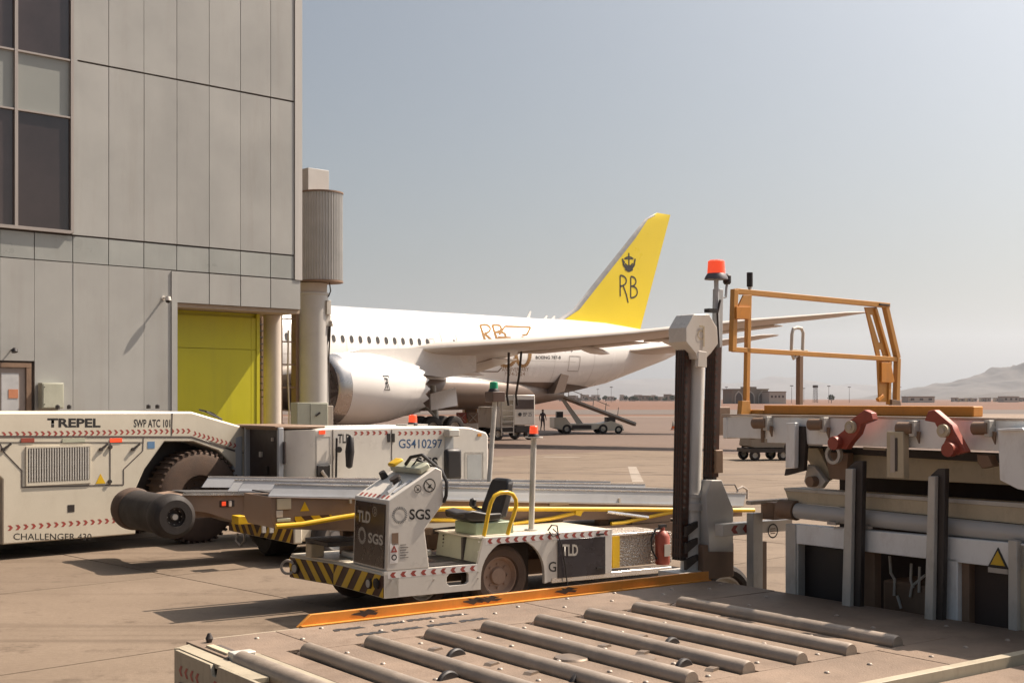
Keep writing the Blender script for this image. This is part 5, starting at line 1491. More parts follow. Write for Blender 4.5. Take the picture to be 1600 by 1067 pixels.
for k in range(6):
    q = ap(625, 851 + k * 4); m_.box(q[0], q[0] + .08 + .03 * (k % 2), -.003, -.001, q[1] - .004, q[1] + .002)
m_.build('fine_print', darksteel, pod)
# sloped instrument face
n_s = Vector((-(1.785 - 1.412), 0, (.69 - .06))).normalized(); t_s = Vector((.63, 0, .373)).normalized()
def slope(t, y, off=0): return Vector((.06, y, 1.412)) + t_s * t + n_s * off
for k in range(7):
    y = .08 + k * .115; vs = [slope(.03, y, .004), slope(.03, y + .05, .004), slope(.09, y + .07, .004), slope(.09, y + .02, .004)]
    MB().add(vs, [(0, 1, 2, 3)]).build('chevron', chev_red, pod)
MB().cyl(slope(.42, .8, 0), slope(.42, .8, .09), .05, 16, .04).build('control_knob', black, pod)
MB().cyl(slope(.33, .3, 0), slope(.33, .3, .07), .055, 18).cyl(slope(.33, .3, .071), slope(.33, .3, .1), .07, 18).build('control_knob', darksteel, pod)
MB().bar(slope(.14, .12, .008), slope(.42, .12, .008), .06, .01, n_s).build('instruction_strip', alu, pod)
MB().bar(slope(.12, .2, .02), slope(.36, .26, .02), .02, .03, n_s).build('grab_rail', alu, pod)
MB().bar(slope(.62, .05, .05), slope(.62, .8, .05), .16, .08, n_s).build('dash_hood', pale_green, pod, .02)
MB().bar(slope(.62, .66, .1), slope(.62, .84, .1), .15, .05, n_s).build('yellow_cap', yellow, pod, .02)
MB().tube([slope(.6, .45, .1), slope(.66, .35, .17), slope(.74, .2, .16), (.80, .06, 1.74), (.83, -.02, 1.6), (.82, -.02, 1.44), (.8, .0, 1.36)], .022, 8).build('control_hose', black, pod)
MB().tube([slope(.6, .3, .08), slope(.68, .25, .13), (.82, .12, 1.75), (.86, .03, 1.6)], .014, 8).build('cable', black, pod)
# seat
ys_ = .52
s0 = A.Y(710, 805, ys_); s1 = A.Y(790, 800, ys_)
MB().box(1.42, 1.98, .28, .8, ZT, ZT + .15).build('seat_base', M('seat_green', (.27, .33, .22), .45, dirt=.2), al, .01)
sx0 = s0[0]; 
seat = MB().rings([[(x, y, z) for (y, z) in ((.28, zb_), (.5, zb_ - .02), (.76, zb_), (.78, zt_), (.5, zt_ - .03), (.26, zt_))] for x, zb_, zt_ in ((sx0, 1.12, 1.2), (sx0 + .12, 1.08, 1.22), (sx0 + .35, 1.06, 1.17), (sx0 + .55, 1.08, 1.17))]).build('seat_cushion', black, al, .025)
b0 = A.Y(765, 800, ys_)[0]; b1 = A.Y(782, 752, ys_)[0]
MB().rings([[(x, .28 + i, z), (x + .0, .76 - i, z), (x + w, .74 - i, z), (x + w, .3 + i, z)] for x, w, z, i in ((b0 - .02, .14, 1.1, 0), (b0 + .02, .14, 1.22, .0), (b0 + .1, .12, 1.42, .01), (b0 + .14, .11, 1.54, .03), (b0 + .16, .08, 1.585, .08))]).build('seat_back', black, al, .03)
a_ = A.Y(745, 786, .75); MB().lathe([(-.06, .02), (-.04, .045), (.04, .045), (.06, .02)], (a_[0], .85, a_[1]), (.2, 0, 1), 10).build('armrest_knob', black, al)
MB().bar((a_[0], .85, a_[1] - .05), (a_[0] + .3, .85, a_[1] - .17), .04, .04).build('armrest', black, al)
hp = [ap(px, py, .1) for px, py in ((756, 837), (759, 822), (763, 800), (767, 785), (773, 774), (782, 769.5), (793, 769), (801, 772), (806, 780), (806.5, 790), (803, 803), (797, 820), (793, 835))]
MB().tube([(p[0], .1, p[1]) for p in hp], .026, 14).build('grab_hoop', yellow, al)
a_ = A.Y(830, 828, .4); b_ = A.Y(834, 684, .4)
MB().tube([(a_[0], .4, ZT), (b_[0], .4, b_[1])], .037, 14).build('beacon_pole', graysteel, al)
MB().cyl((a_[0], .4, ZT), (a_[0], .4, ZT + .02), .09, 16).build('pole_foot', graysteel, al)
MB().cyl((b_[0], .4, b_[1]), (b_[0], .4, b_[1] + .015), .12, 16).build('beacon_plate', graysteel, al)
beacon('beacon', al, (b_[0], .4, b_[1] + .01), .06, .15, lamp_red)
# cables at the rear corner
MB().tube([ (ap(864, 822, .02)[0], .02, ZT + .05), (ap(868, 832)[0], -.04, ap(868, 832)[1]), (ap(874, 850)[0], -.05, ap(874, 850)[1]), (ap(880, 885)[0], -.05, ap(880, 885)[1]), (ap(883, 914)[0], -.05, ap(883, 914)[1])], .008, 8).build('cable', black, al)
MB().tube([(ap(858, 822)[0], .03, ZT + .03), (ap(862, 818)[0], .0, ZT + .1), (ap(869, 822)[0], -.02, ZT + .09), (ap(870, 830)[0], -.03, ZT - .02), (ap(862, 834)[0], -.03, ZT - .04), (ap(858, 826)[0], .0, ZT + .02)], .01, 8).build('cable_coil', darksteel, al)
# rear step: tread plate box and low rail
xr0 = 3.34; xr1 = ap(1050, 888)[0]
MB().box(2.37, xr1, 0, .07, .27, .345).build('side_rail', alu_br, al, .01)
MB().box(xr0, xr1 + .2, .25, 1.1, .36, .78).build('step_box', checker, al, .006)
MB().box(xr0, xr1, .2, .26, .78, .81).build('step_edge', alu_br, al, .004)
MB().box(xr0 + .15, xr0 + .26, .19, .249, .36, .779).build('yellow_edge', yellow, al)
MB().box(3.0, 5.6, 1.1, 2.3, .3, .8).build('rear_chassis', brownsteel, al)
# fire extinguisher
a_ = ap(1037, 882, .12)
fe = Fr(A.o[0], A.o[1], 1.55)
e = bpy.data.objects.new('fire_extinguisher', None); COL.objects.link(e)
ma = Matrix.Translation((A.o[0], A.o[1], 0)) @ Matrix.Rotation(A.ang, 4, 'Z')
e.location = ma @ Vector((xr1 - .05, .14, .36)); e.rotation_euler = (0, 0, A.ang); tag(e, 'red fire extinguisher with a black hose strapped behind the near belt loader', 'fire extinguisher')
MB().lathe([(0, .09), (.02, .1), (.38, .1), (.44, .06), (.46, .03), (.5, .03)], (0, 0, 0), (0, 0, 1), 24).build('cylinder', redpaint, e)
MB().box(-.06, .06, -.02, .02, .5, .54).build('handle', black, e)
MB().tube([(0, 0, .5), (-.12, 0, .48), (-.19, 0, .36), (-.18, 0, .2), (-.12, -.03, .08)], .014, 8).build('hose', black, e)
MB().prism([(-.05, .12), (.05, .12), (.05, .28), (-.05, .28)], 'y', -.106, -.1).build('paper_label', far_white, e)
# conveyor
yc_ = 1.2
g = {k: ap(px, py, yc_) for k, (px, py) in dict(tl=(430, 757), bl=(418, 774.5), tr=(1166, 771), br=(1160, 790)).items()}
def guard(y, par):
    t0, b0_, t1, b1_ = g['tl'], g['bl'], g['tr'], g['br']
    o = MB().add([(b0_[0], y - .02, b0_[1]), (t0[0], y, t0[1]), (t1[0], y, t1[1]), (b1_[0], y - .02, b1_[1]), (b0_[0], y - .005, b0_[1]), (t0[0], y + .015, t0[1]), (t1[0], y + .015, t1[1]), (b1_[0], y - .005, b1_[1])],
             [(0, 1, 2, 3), (7, 6, 5, 4), (0, 4, 5, 1), (1, 5, 6, 2), (2, 6, 7, 3), (3, 7, 4, 0)]).build('side_guard', alu, par)
    MB().bar((t0[0], y + .008, t0[1] + .008), (t1[0], y + .008, t1[1] + .008), .035, .016).build('guard_rail', alu_br, par)
    MB().bar((b0_[0], y - .025, b0_[1]), (b1_[0], y - .025, b1_[1]), .02, .02).build('guard_lip', alu, par)
zl = g['bl'][1]; zr_ = g['br'][1]; xl_ = g['bl'][0]; xr_ = g['br'][0]
slp = (zr_ - zl) / (xr_ - xl_)
def zc(x, d=0): return zl + slp * (x - xl_) + d
cvp = [(xl_ + .05, zc(xl_, -.02)), (xr_, zc(xr_, -.02)), (xr_, zc(xr_, -.16)), (3.2, zc(3.2, -.26)), (.9, zc(.9, -.32)), (.3, zc(.3, -.42)), (xl_ + .1, zc(xl_, -.4)), (xl_ + .05, zc(xl_, -.3))]
cvn = MB().prism(cvp, 'y', yc_, yc_ + .9).build('conveyor', brown_side, al, .005)
MB().bar((xl_ + .1, yc_ + .45, zc(xl_, .02)), (xr_ - .05, yc_ + .45, zc(xr_, .02)), .62, .015).build('belt', belt_m, cvn)
guard(yc_, cvn); guard(yc_ + 1.0, cvn)
a_ = ap(476, 791, yc_); MB().prism([(a_[0] - .06, a_[1] - .055), (a_[0] + .06, a_[1] - .055), (a_[0], a_[1] + .06)], 'y', yc_ - .006, yc_ - .001).build('warning_triangle', yellow, cvn)
def abx(pxa, pya, pxb, pyb, name, mat, y=yc_, d=.02, par=None):
    a_ = ap(pxa, pyb, y); b_ = ap(pxb, pya, y); return MB().box(a_[0], b_[0], y - d, y - .002, a_[1], b_[1]).build(name, mat, par or cvn, .003)
abx(432, 778, 454, 796, 'cover_plate', khaki); abx(431, 797, 441, 808, 'cover_plate', plaster)
abx(432, 809, 453, 815, 'cover_plate', pale_green)
abx(858, 783, 888, 790, 'id_plate', plaster)
for px in (545, 760, 965): 
    a_ = ap(px, 781, yc_); MB().box(a_[0], a_[0] + .03, yc_ - .03, yc_ - .002, a_[1] - .04, a_[1] + .03).build('hook', far_white, cvn)
# hazard patch under conveyor
a_ = ap(455, 812, yc_ + .1); b_ = ap(512, 806, yc_ + .1)
band(cvn, (a_[0], yc_ - .004), (b_[0], yc_ - .004), a_[1] - .03, a_[1] + .05, 2, -1, 'hazard_patch')
# yellow folded handrails
yh = yc_ - .09
H_ = lambda px, py: (ap(px, py, yh)[0], yh, ap(px, py, yh)[1])
hrl = MB().tube([H_(431, 822), H_(470, 819), H_(528, 809), H_(560, 804), H_(640, 797), H_(700, 794.5), H_(880, 795), H_(1178, 797)], .032, 10)
hrl.build('handrail', yellow, al)
a_ = ap(520, 810, yh)
MB().tube([H_(640, 812), H_(700, 812), H_(802, 818), H_(860, 810), H_(905, 800), H_(912, 796)], .026, 10).build('handrail', yellow, al)
MB().tube([H_(955, 818), H_(975, 816), H_(1030, 804), H_(1050, 800)], .026, 10).build('handrail', yellow, al)
MB().tube([H_(948, 799), H_(1012, 808)], .03, 10).build('gas_strut', alu_br, al)
MB().prism([ap(897, 797, yh), ap(909, 797, yh), ap(905, 806, yh), ap(897, 804, yh)], 'y', yh - .04, yh - .034).build('gusset', yellow, al)
MB().bar((ap(940, 800, 1.4)[0], 1.4, .8), (ap(940, 800, 1.4)[0], 1.4, zc(3.8, -.1)), .12, .16).build('support_post', brownsteel, al)
MB().bar((ap(985, 822, 1.2)[0], 1.2, .86), (ap(1045, 822, 1.2)[0], 1.2, .86), .08, .1).build('cross_member', brownsteel, al)
for (pa, pb, pz) in ((755, 795, 822), (910, 930, 811), (1000, 1040, 812)):
    a_ = ap(pa, pz, 1.3); b_ = ap(pb, pz - 6, 1.3); MB().box(a_[0], b_[0], 1.3, 1.5, a_[1], b_[1]).build('hydraulic_block', cream, al, .01)
# front cradle
a_ = A.Y(492, 862, 1.75); MB().box(a_[0] - .09, a_[0] + .09, 1.66, 1.84, ZD, ZD + .17).build('cradle_post', khaki, al, .01)
MB().box(a_[0] - .05, a_[0] + .45, 1.25, 1.95, ZD + .17, ZD + .23).build('cradle_pad', black, al, .01)
MB().box(.2, 1.2, 1.0, 1.6, ZD, ZD + .08).build('deck_locker', white_m, al, .02)
MB().bar((.4, 1.2, ZD + .24), (1.3, 1.2, ZD + .3), .1, .08).bar((.4, 2.0, ZD + .24), (1.3, 2.0, ZD + .3), .1, .08).build('lift_arm', brownsteel, al)
MB().bar((.3, 1.6, ZD + .1), (3.5, 1.6, ZD + .22), .5, .2).build('lift_frame', brownsteel, al)
# tail ring of the conveyor
a_ = ap(1160, 770, yc_ + .4)
MB().tube([(a_[0] - .12, yc_ + .4, a_[1] - .08), (a_[0] - .1, yc_ + .4, a_[1] + .06), (a_[0], yc_ + .4, a_[1] + .1), (a_[0] + .1, yc_ + .4, a_[1] + .05), (a_[0] + .1, yc_ + .4, a_[1] - .1)], .018, 8).build('tail_loop', plaster, cvn)
MB().tube([H_(1120, 764), H_(1122, 757), H_(1148, 757), H_(1152, 765)], .01, 6).build('tail_handle', darksteel, cvn)

# ================================================================== CARGO LOADER (foreground deck, mast, bridge)
L = Fr(1.977, 13.15, 1.385)
cl = L.root('cargo_loader', 'large container loader: roller deck in front, chain mast and grey bridge with orange guard', 'cargo loader')
ZK = .75
DX0 = -5.75; DY1 = -.02; DY0 = -5.4
lz = lambda px, py, z=ZK: L.Z(px, py, z)
lx = lambda px, py, x=0: L.X(px, py, x)
ly = lambda px, py, y=0: L.Y(px, py, y)
MB().box(DX0 + .06, -.02, DY0, -.14, .3, .62).build('deck_underframe', darksteel, cl)
# end plate facing left
ep = MB().prism([(-.28, ZK - .02), (-.95, ZK - .02), (-.99, ZK - .09), (-1.06, ZK - .09), (-1.09, ZK - .01), (DY0, ZK - .01), (DY0, .28), (-.28, .28)], 'x', DX0, DX0 + .03).build('end_plate', beige, cl, .004)
MB().prism([(DX0, -.28), (DX0 + .03, -.30), (-5.42, -.13), (-5.45, -.1)], 'z', .28, ZK - .01).build('corner_plate', beige, cl)
MB().box(-5.43, -4.62, -.1, -.06, .4, ZK - .01).build('side_plate', beige, cl)
chevrons(cl, (DX0 - .001, -.36, ZK - .2), (0, -1, 0), (0, 0, 1), .42, .09, 4, -1, back=None)
chevrons(cl, (DX0 - .001, -.98, ZK - .2), (0, -1, 0), (0, 0, 1), 2.2, .09, 18, -1, back=None)
MB().box(DX0 - .012, DX0 - .001, -.56, -.4, ZK - .38, ZK - .24).build('sticker', brownsteel, cl)
MB().prism([(DX0 + .032, -.29), (-5.5, -.14), (-5.35, -.14), (-5.35, -.3), (-5.6, -.3), (-5.6, -1.6), (DX0 + .032, -1.6)], 'z', ZK - .045, ZK - .012).build('beige_ledge', beige, cl)
MB().box(-5.43, -5.36, -.9, DY0, ZK - .05, ZK + .012).build('guide_bar', beige, cl, .006)
plate_me = unitbox(deckm)
def plate(x0, x1, y0, y1, z=ZK, g=.004, t=.03, name='deck_plate'):
    mbx = MB().box(x0 + g, x1 - g, y0 + g, y1 - g, z - t, z + random.uniform(-.002, .002)); return mbx.build(name, deckm, cl, .003)
plate(-5.6, -4.86, -.9, -.12); plate(-4.86, -2.4, -.97, -.12); plate(-2.4, 0.0, -.97, -.12)
rx = [-5.05 + .53 * k for k in range(8)]
RY0, RY1 = -3.43, -1.06
plate(-5.34, rx[0] - .09, RY0, -.9)
for a_, b_ in zip(rx, rx[1:]): plate(a_ + .09, b_ - .09, RY0, RY1 + .085)
plate(-5.34, rx[-1] + .09, RY1 + .086, -.9)if False else None
for a_, b_ in zip([-5.2] + rx[:-1], rx): pass
plate(rx[-1] + .075, -.7, RY0, -.975); plate(-.7, .0, -3.43, -.975)
for a_, b_ in ((-5.34, -3.4), (-3.4, -1.6), (-1.6, 0.0)): plate(a_, b_, -4.2, RY0)
plate(-5.34, -2.2, DY0 + .1, -4.36) ; plate(-2.2, 0, DY0 + .1, -4.36)
rl_me = MB().lathe([(0, .02), (.0, .062), (.012, .068), (2.33, .068), (2.35, .06), (2.35, .02)], (0, 0, 0), (0, -1, 0), 24).mesh('deck_roller', rollerm)
for k, x in enumerate(rx):
    o = inst('deck_roller', rl_me, cl, (x, RY1 - .01, ZK + .012))
tray = MB()
for x in rx: tray.box(x - .093, x + .093, RY0 + .005, RY1 + .08, ZK - .06, ZK - .04)
tray.build('roller_tray', seam_dark, cl)
cap = MB().add([(-.05, 0, -.03), (.05, 0, -.03), (.04, .1, -.03), (-.04, .1, -.03), (-.04, 0, .028), (.04, 0, .028), (.025, .09, -.01), (-.025, .09, -.01)], [(0, 1, 2, 3), (4, 5, 6, 7), (0, 1, 5, 4), (1, 2, 6, 5), (2, 3, 7, 6), (3, 0, 4, 7)]).mesh('roller_ramp', M('ramp_steel', (.62, .52, .43), .4, .4, .1, 5))
for x in rx: inst('roller_ramp', cap, cl, (x, RY1, ZK + .0))
# big left roller
MB().lathe([(0, .02), (0, .075), (1.5, .075), (1.51, .06), (1.53, .06), (1.54, .075), (4.2, .075), (4.2, .02)], (-5.52, -.98, ZK - .02), (0, -1, 0), 28).build('edge_roller', rollerm, cl)
MB().box(-5.6, -5.44, -5.3, -.93, ZK - .13, ZK - .1).build('roller_tray', seam_dark, cl)
MB().box(-5.58, -5.4, -.96, -.86, ZK - .05, ZK + .04).build('roller_bracket', graysteel, cl, .01)
MB().box(-5.56, -5.5, -.8, -.42, ZK - .02, ZK + .015).build('slot_cover', khaki, cl, .004)
MB().box(-5.5, -5.44, -.84, -.4, ZK - .004, ZK + .002).build('slot', seam_dark, cl)
a_ = lz(327, 1003); MB().lathe([(0, .02), (.03, .03), (.07, .012)], (a_[0], a_[1], ZK), (0, 0, 1), 10).build('pin', darksteel, cl)
# bolts
bolt_me = MB().lathe([(0, .021), (.004, .02), (.011, .012), (.012, .001)], (0, 0, 0), (0, 0, 1), 10).mesh('bolt', M('bolt_steel', (.34, .28, .23), .45, .3, .1, 20))
qr = random.Random(3)
bpts = [(x + .265, y) for x in rx[:-1] for y in (-1.25, -1.75, -2.3, -2.85, -3.3)] + [(-5.1 + .62 * k, -.28 + .0 * k) for k in range(9)] + [(-4.8 + .62 * k, -.55) for k in range(8)] + [(-5.0 + .5 * k, -3.75) for k in range(10)] + [(-.9, -1.5), (-.6, -2.2), (-.9, -2.9), (-.35, -1.2), (-.35, -3.1)]
for x, y in bpts: inst('bolt', bolt_me, cl, (x + qr.uniform(-.06, .06), y + qr.uniform(-.08, .08), ZK + .001))
# steering discs that stick out of the deck
disc_me = MB().lathe([(-.02, .02), (-.02, .1), (-.012, .11), (.012, .11), (.02, .1), (.02, .02)], (0, 0, 0), (0, 1, 0), 28).mesh('transfer_wheel', black)
for px, py in ((1049, 1006), (1068, 1040), (712, 1024), (700, 1060), (905, 1062)):
    x, y = lz(px, py)
    o = inst('transfer_wheel', disc_me, cl, (x, y, ZK - .055), (0, 0, R(12)))
cov_me = MB().prism([(-.1, 0), (.1, 0), (.06, .035), (-.06, .035)], 'y', -.05, .05).mesh('wheel_cover', M('cover_steel', (.22, .17, .13), .45, .5, .1, 10))
for px, py in ((944, 1010), (1005, 1020), (1113, 1046), (680, 1015), (768, 1038), (830, 1052), (1002, 995)):
    x, y = lz(px, py); inst('wheel_cover', cov_me, cl, (x, y, ZK), (0, 0, R(20)), (.62, .62, .5))
x, y = lz(1004, 1028); MB().lathe([(0, .1), (.01, .095), (.016, .001)], (x, y, ZK), (0, 0, 1), 24).build('round_cap', MATS['cover_steel'], cl)
x, y = lz(893, 1028); MB().lathe([(0, .13), (.012, .12), (.018, .001)], (x, y, ZK), (0, 0, 1), 28).build('round_cap', MATS['cover_steel'], cl)
# stencilled marks along the rail
for row, pts in enumerate((((545, 982), (607, 974), (658, 967), (708, 961)), ((581, 989), (636, 982), (690, 975), (740, 968)))):
    for px, py in pts:
        x, y = lz(px, py); vs = [(-.15, -.045), (-.1, -.045), (-.09, 0), (-.05, -.045), (.0, -.04), (.0, .0), (.03, -.045), (.09, -.03), (.14, -.045), (.11, .02), (.13, .045), (.06, .03), (.02, .045), (-.02, .02), (-.07, .045), (-.13, .03)]
        MB().add([(x + a_, y + b_, ZK + .0035) for a_, b_ in vs], [list(range(len(vs)))]).build('stencil_mark', ink, cl)
# orange side rail
MB().prism([(-4.62, ZK - .01), (.02, ZK - .01), (.02, ZK + .085), (-4.5, ZK + .085)], 'y', -.045, -.005).build('side_rail', orange, cl, .004)
MB().box(-4.6, .0, -.1, -.046, ZK - .03, ZK + .006).build('rail_foot', orange, cl)
for px, py in ((572, 966), (742, 950), (765, 944), (885, 928)):
    x = ly(px, py, -.046)[0]; q_ = random.Random(px); n_ = 15
    MB().prism([(x + (.11 + .05 * q_.random()) * math.cos(2 * PI * k / n_) * (1 if k % 3 else .45), ZK + .05 + .034 * math.sin(2 * PI * k / n_) * (1 if k % 2 else .5)) for k in range(n_)], 'y', -.0475, -.0455).build('scuff', darksteel, cl)
# right side rail of deck
sr = MB().box(-5.7, .05, -4.34, -4.26, .3, ZK + .07).build('side_member', beige, cl, .004)
c = (-1.07, ZK - .02); MB().lathe([(0, .055), (0, .07)], (c[0], -4.254, c[1] + .01), (0, 1, 0), 24).build('round_sticker', ink, sr)

# ---- mast
mst = MB().tube([(-.115, .12, .5), (.0, .12, 3.02)], .093, 28).build('mast', M('mast_paint', (.62, .60, .56), .35, 0, .06, 3, dirt=.15), cl)
MB().tube([(-.072, .12, 1.45), (-.068, .12, 1.53)], .115, 28).tube([(-.066, .12, 1.58), (-.064, .12, 1.62)], .108, 28).build('mast_clamp', jet_grey, mst)
hd = [ly(px, py, -.06) for px, py in ((1084, 491), (1108, 491), (1120.5, 512), (1122, 537), (1111, 552), (1102, 561), (1089, 561), (1087, 552), (1072, 534), (1072, 512))]
hdm = MB().prism(hd, 'y', -.06, .2).build('mast_head', white_m, mst, .006)
MB().prism([ly(px, py, -.06) for px, py in ((1091, 548), (1104, 550), (1104, 574), (1090, 573))], 'y', -.065, -.02).build('mast_bracket', white_m, mst, .004)
c = ly(1095, 523, -.062); lg = MB(); lg.lathe([(0, .035), (0, .05)], (c[0], -.064, c[1]), (0, -1, 0), 24); lg.prism([(c[0] + .03, c[1] + .09), (c[0] + .05, c[1] + .09), (c[0] + .05, c[1] - .12), (c[0] + .03, c[1] - .12)], 'y', -.066, -.063); lg.prism([(c[0] - .02, c[1] + .08), (c[0] + .03, c[1] + .08), (c[0] + .03, c[1] + .095), (c[0] - .02, c[1] + .095)], 'y', -.066, -.063)
lg.build('mast_logo', khaki, hdm)
link = MB(); 
for s_ in (-.055, -.018, .018, .055): link.box(-.03, .046, s_ - .008, s_ + .008, -.03, .033)
link.cyl((0, -.075, 0), (0, .075, 0), .02, 8)
link_me = link.mesh('chain_link', darksteel)
def chain(x0, z0, x1, z1, y, nm):
    n = int((z1 - z0) / .068)
    bk = MB().bar((x0 + .02, y, z0), (x1 + .02, y, z1), .14, .09, (1, 0, 0)).build('chain_guide', hazard_dark, mst)
    for k in range(n):
        t = k / (n - 1); inst('chain_link', link_me, mst, (x0 + (x1 - x0) * t, y, z0 + (z1 - z0) * t), (0, R(2.5), 0))
cla = ly(1060, 870, .12); clb = ly(1066, 560, .12)
chain(cla[0], cla[1], clb[0], 3.2, .12, 'l')
cra = ly(1108, 745, .12); crb = ly(1113, 560, .12)
chain(cra[0], cra[1], crb[0], 3.14, .12, 'r')
sw = MB()
for k in range(3):
    z = .86 + .17 * k; x = cla[0] + .06; sw.prism([(x - .06, z), (x + .1, z + .09), (x + .1, z + .15), (x - .06, z + .1)], 'y', .0, .04)
sw.build('zigzag_guard', darksteel, mst)
MB().box(cla[0] - .12, cla[0] + .24, -.02, .3, ZK, ZK + .09).build('mast_foot', graysteel, mst, .01)
# sensor post and beacon
pa = ly(1118, 660, .2); pb = ly(1122, 452, .2)
sp = MB().bar((pa[0], .2, pa[1]), (pb[0], .2, pb[1]), .07, .09).build('sensor_post', M('post_blue_grey', (.42, .43, .43), .45), cl, .004)
pc = ly(1117, 437, .2); MB().tube([(pb[0] - .03, .18, pb[1] - .6), (pc[0], .18, pc[1])], .025, 10).build('beacon_pole', alu, cl)
beacon('beacon', cl, (pc[0], .18, pc[1]), .1, .21, lamp_red, M('beacon_base', (.10, .09, .10), .5))
a_ = ly(1136, 440, .2); MB().tube([(pb[0] + .02, .2, ly(1125, 466, .2)[1]), (a_[0] - .02, .2, ly(1130, 464, .2)[1]), (a_[0], .2, a_[1])], .014, 8).build('sensor_stalk', alu, cl)
MB().lathe([(-.05, .03), (-.03, .045), (.04, .045), (.06, .02)], (a_[0], .2, a_[1] + .02), (0, 0, 1), 12).build('sensor', black, cl)
a_ = ly(1112, 486, .1); MB().box(a_[0] - .05, a_[0] + .07, .08, .16, a_[1] - .015, a_[1] + .025).build('clamp', black, cl)
MB().tube([(pb[0] - .05, .14, ly(1118, 540, .14)[1]), (pb[0] - .07, .14, ly(1113, 490, .14)[1]), (pb[0] - .03, .14, ly(1114, 468, .14)[1])], .012, 6).build('cable', darksteel, cl)
a_ = ly(1120, 680, .1); MB().box(pa[0] - .08, pa[0] + .12, .1, .26, ly(1120, 680, .1)[1], ly(1120, 636, .1)[1]).build('post_bracket', brownsteel, cl, .006)
a_ = ly(1110, 720, .15); MB().box(a_[0] - .05, a_[0] + .06, .02, .1, a_[1] - .12, a_[1] + .12).build('chain_tensioner', brownsteel, cl, .01)
# mast base bracket, beam with arrows, leg, wheel
br = [ly(px, py, -.05) for px, py in ((1103, 775), (1112, 750), (1128, 750), (1146, 795), (1146, 862), (1108, 862))]
MB().prism(br, 'y', -.05, .1).build('mast_bracket', jet_grey, cl, .008)
MB().box(ly(1100, 900, -.05)[0], ly(1148, 900, -.05)[0], -.04, .2, ZK, ly(1120, 850, -.05)[1]).build('pedestal', brownsteel, cl, .01)
b0_ = ly(1130, 838, -.2); b1_ = ly(1218, 812, -.2)
bm2 = MB().box(b0_[0], b1_[0] + .2, -.2, -.08, b0_[1] + .0, b1_[1] + .0).build('arrow_beam', white_m, cl, .006)
chevrons(bm2, (b0_[0] + .08, -.2, (b0_[1] + b1_[1]) / 2 - .05), (1, 0, 0), (0, 0, 1), .5, .1, 3, -1, back=None)
c = ly(1207, 829, -.2); sg = MB().lathe([(0, .062), (0, .078)], (c[0], -.206, c[1]), (0, -1, 0), 28).build('round_sign', ink, bm2)
m_ = MB()
for k in range(3): m_.box(c[0] - .035, c[0] + .035, -.208, -.204, c[1] - .03 + k * .024, c[1] - .02 + k * .024)
m_.build('fine_print', brownsteel, bm2)
for (pa_, pb_, p0_, p1_, m_) in ((1168, 1183, 920, 800, graysteel), (1184, 1195, 922, 845, brownsteel)):
    a_ = ly(pa_, p0_, -.22); b_ = ly(pb_, p1_, -.22)
    MB().box(a_[0], b_[0], -.3 if m_ is graysteel else -.25, -.205, .0, b_[1]).build('leg', m_, cl, .006)
wheel('wheel', cl, (ly(1150, 878, .05)[0], .3, .42), .42, .25, (0, -1, 0), .7, tm=rubber, rm=graysteel, n=32)
a_ = ly(1200, 795, -.25); MB().box(a_[0] - .08, a_[0] + .25, -.4, -.22, a_[1] - .1, a_[1] + .08).build('valve_block', brownsteel, cl, .01)
MB().box(a_[0] - .3, a_[0] + .35, -.3, -.22, a_[1] + .06, a_[1] + .1).build('bracket_top', plaster, cl, .006)

# ---- bridge
YE = -5.9
zt0, zb0 = 2.425, 2.175
bm = MB().box(0, .12, YE, -.86, zb0, zt0).build('bridge_beam', M('bridge_grey', (.80, .80, .78), .4, .05, .08, 2, .04, 30, .3, (.25, .17, .12)), cl, .006)
gz = MATS['bridge_grey']
MB().box(.01, .12, -.855, -.3, 2.21, zt0 - .005).build('bridge_beam_end', gz, cl, .006)
MB().box(-.012, .0, -.83, -.79, zb0, zt0 - .01).build('joint_strip', brownsteel, cl)
MB().box(-.01, .01, YE, -.25, zt0, zt0 + .02).build('beam_cap', M('cap_tan', (.44, .35, .28), .5), cl, .003)
MB().box(.011, 2.7, YE, -.27, zt0, zt0 + .018).build('bridge_deck', deckm, cl)
MB().box(.125, 2.6, YE, -.9, zb0 + .02, zt0 - .002).build('bridge_core', khaki, cl)
MB().box(.0, .5, -.32, -.26, 2.2, zt0 - .01).build('end_cover', gz, cl, .01)
MB().box(.03, .09, -.62, -.6, 2.2, zt0 - .02).build('rib', brownsteel, cl)
# orange kerb on the bridge
MB().box(.32, .46, -2.93, -.52, zt0 + .02, 2.535).build('orange_kerb', orange, cl, .008)
MB().box(.32, .5, -.515, -.3, zt0 + .02, 2.49).build('kerb_block', orange2, cl, .006)
# khaki scissor members
def slab_px(pts, x, d, name, mat, bev=.006):
    return MB().prism([lx(px, py, x) for px, py in pts], 'x', x, x + d).build(name, mat, cl, bev)
slab_px([(1252, 703), (1700, 728), (1700, 764), (1349, 746), (1275, 740)], .34, .12, 'cross_beam', khaki)
slab_px([(1225, 695), (1720, 714), (1720, 732), (1225, 704)], .26, .06, 'gap_shade_strip', darksteel)  # solid dark strip standing in for the shade between the beams
slab_px([(1225, 762), (1232, 784), (1700, 829), (1700, 795), (1236, 764)], .12, .3, 'scissor_beam', khaki)
slab_px([(1224, 762), (1700, 792), (1700, 801), (1226, 767)], .108, .012, 'beam_flange', graysteel)
y0, z0_ = lx(1228, 796, .1); y1, z1_ = lx(1700, 845, .1)
MB().tube([(.1, y0 - .15, z0_), (.1, y1, z1_)], .075, 20).build('hydraulic_pipe', jet_grey, cl)
MB().tube([(.1, y0 + .06, z0_ + .005), (.1, y0 - .14, z0_)], .095, 20).build('pipe_fitting', brownsteel, cl)
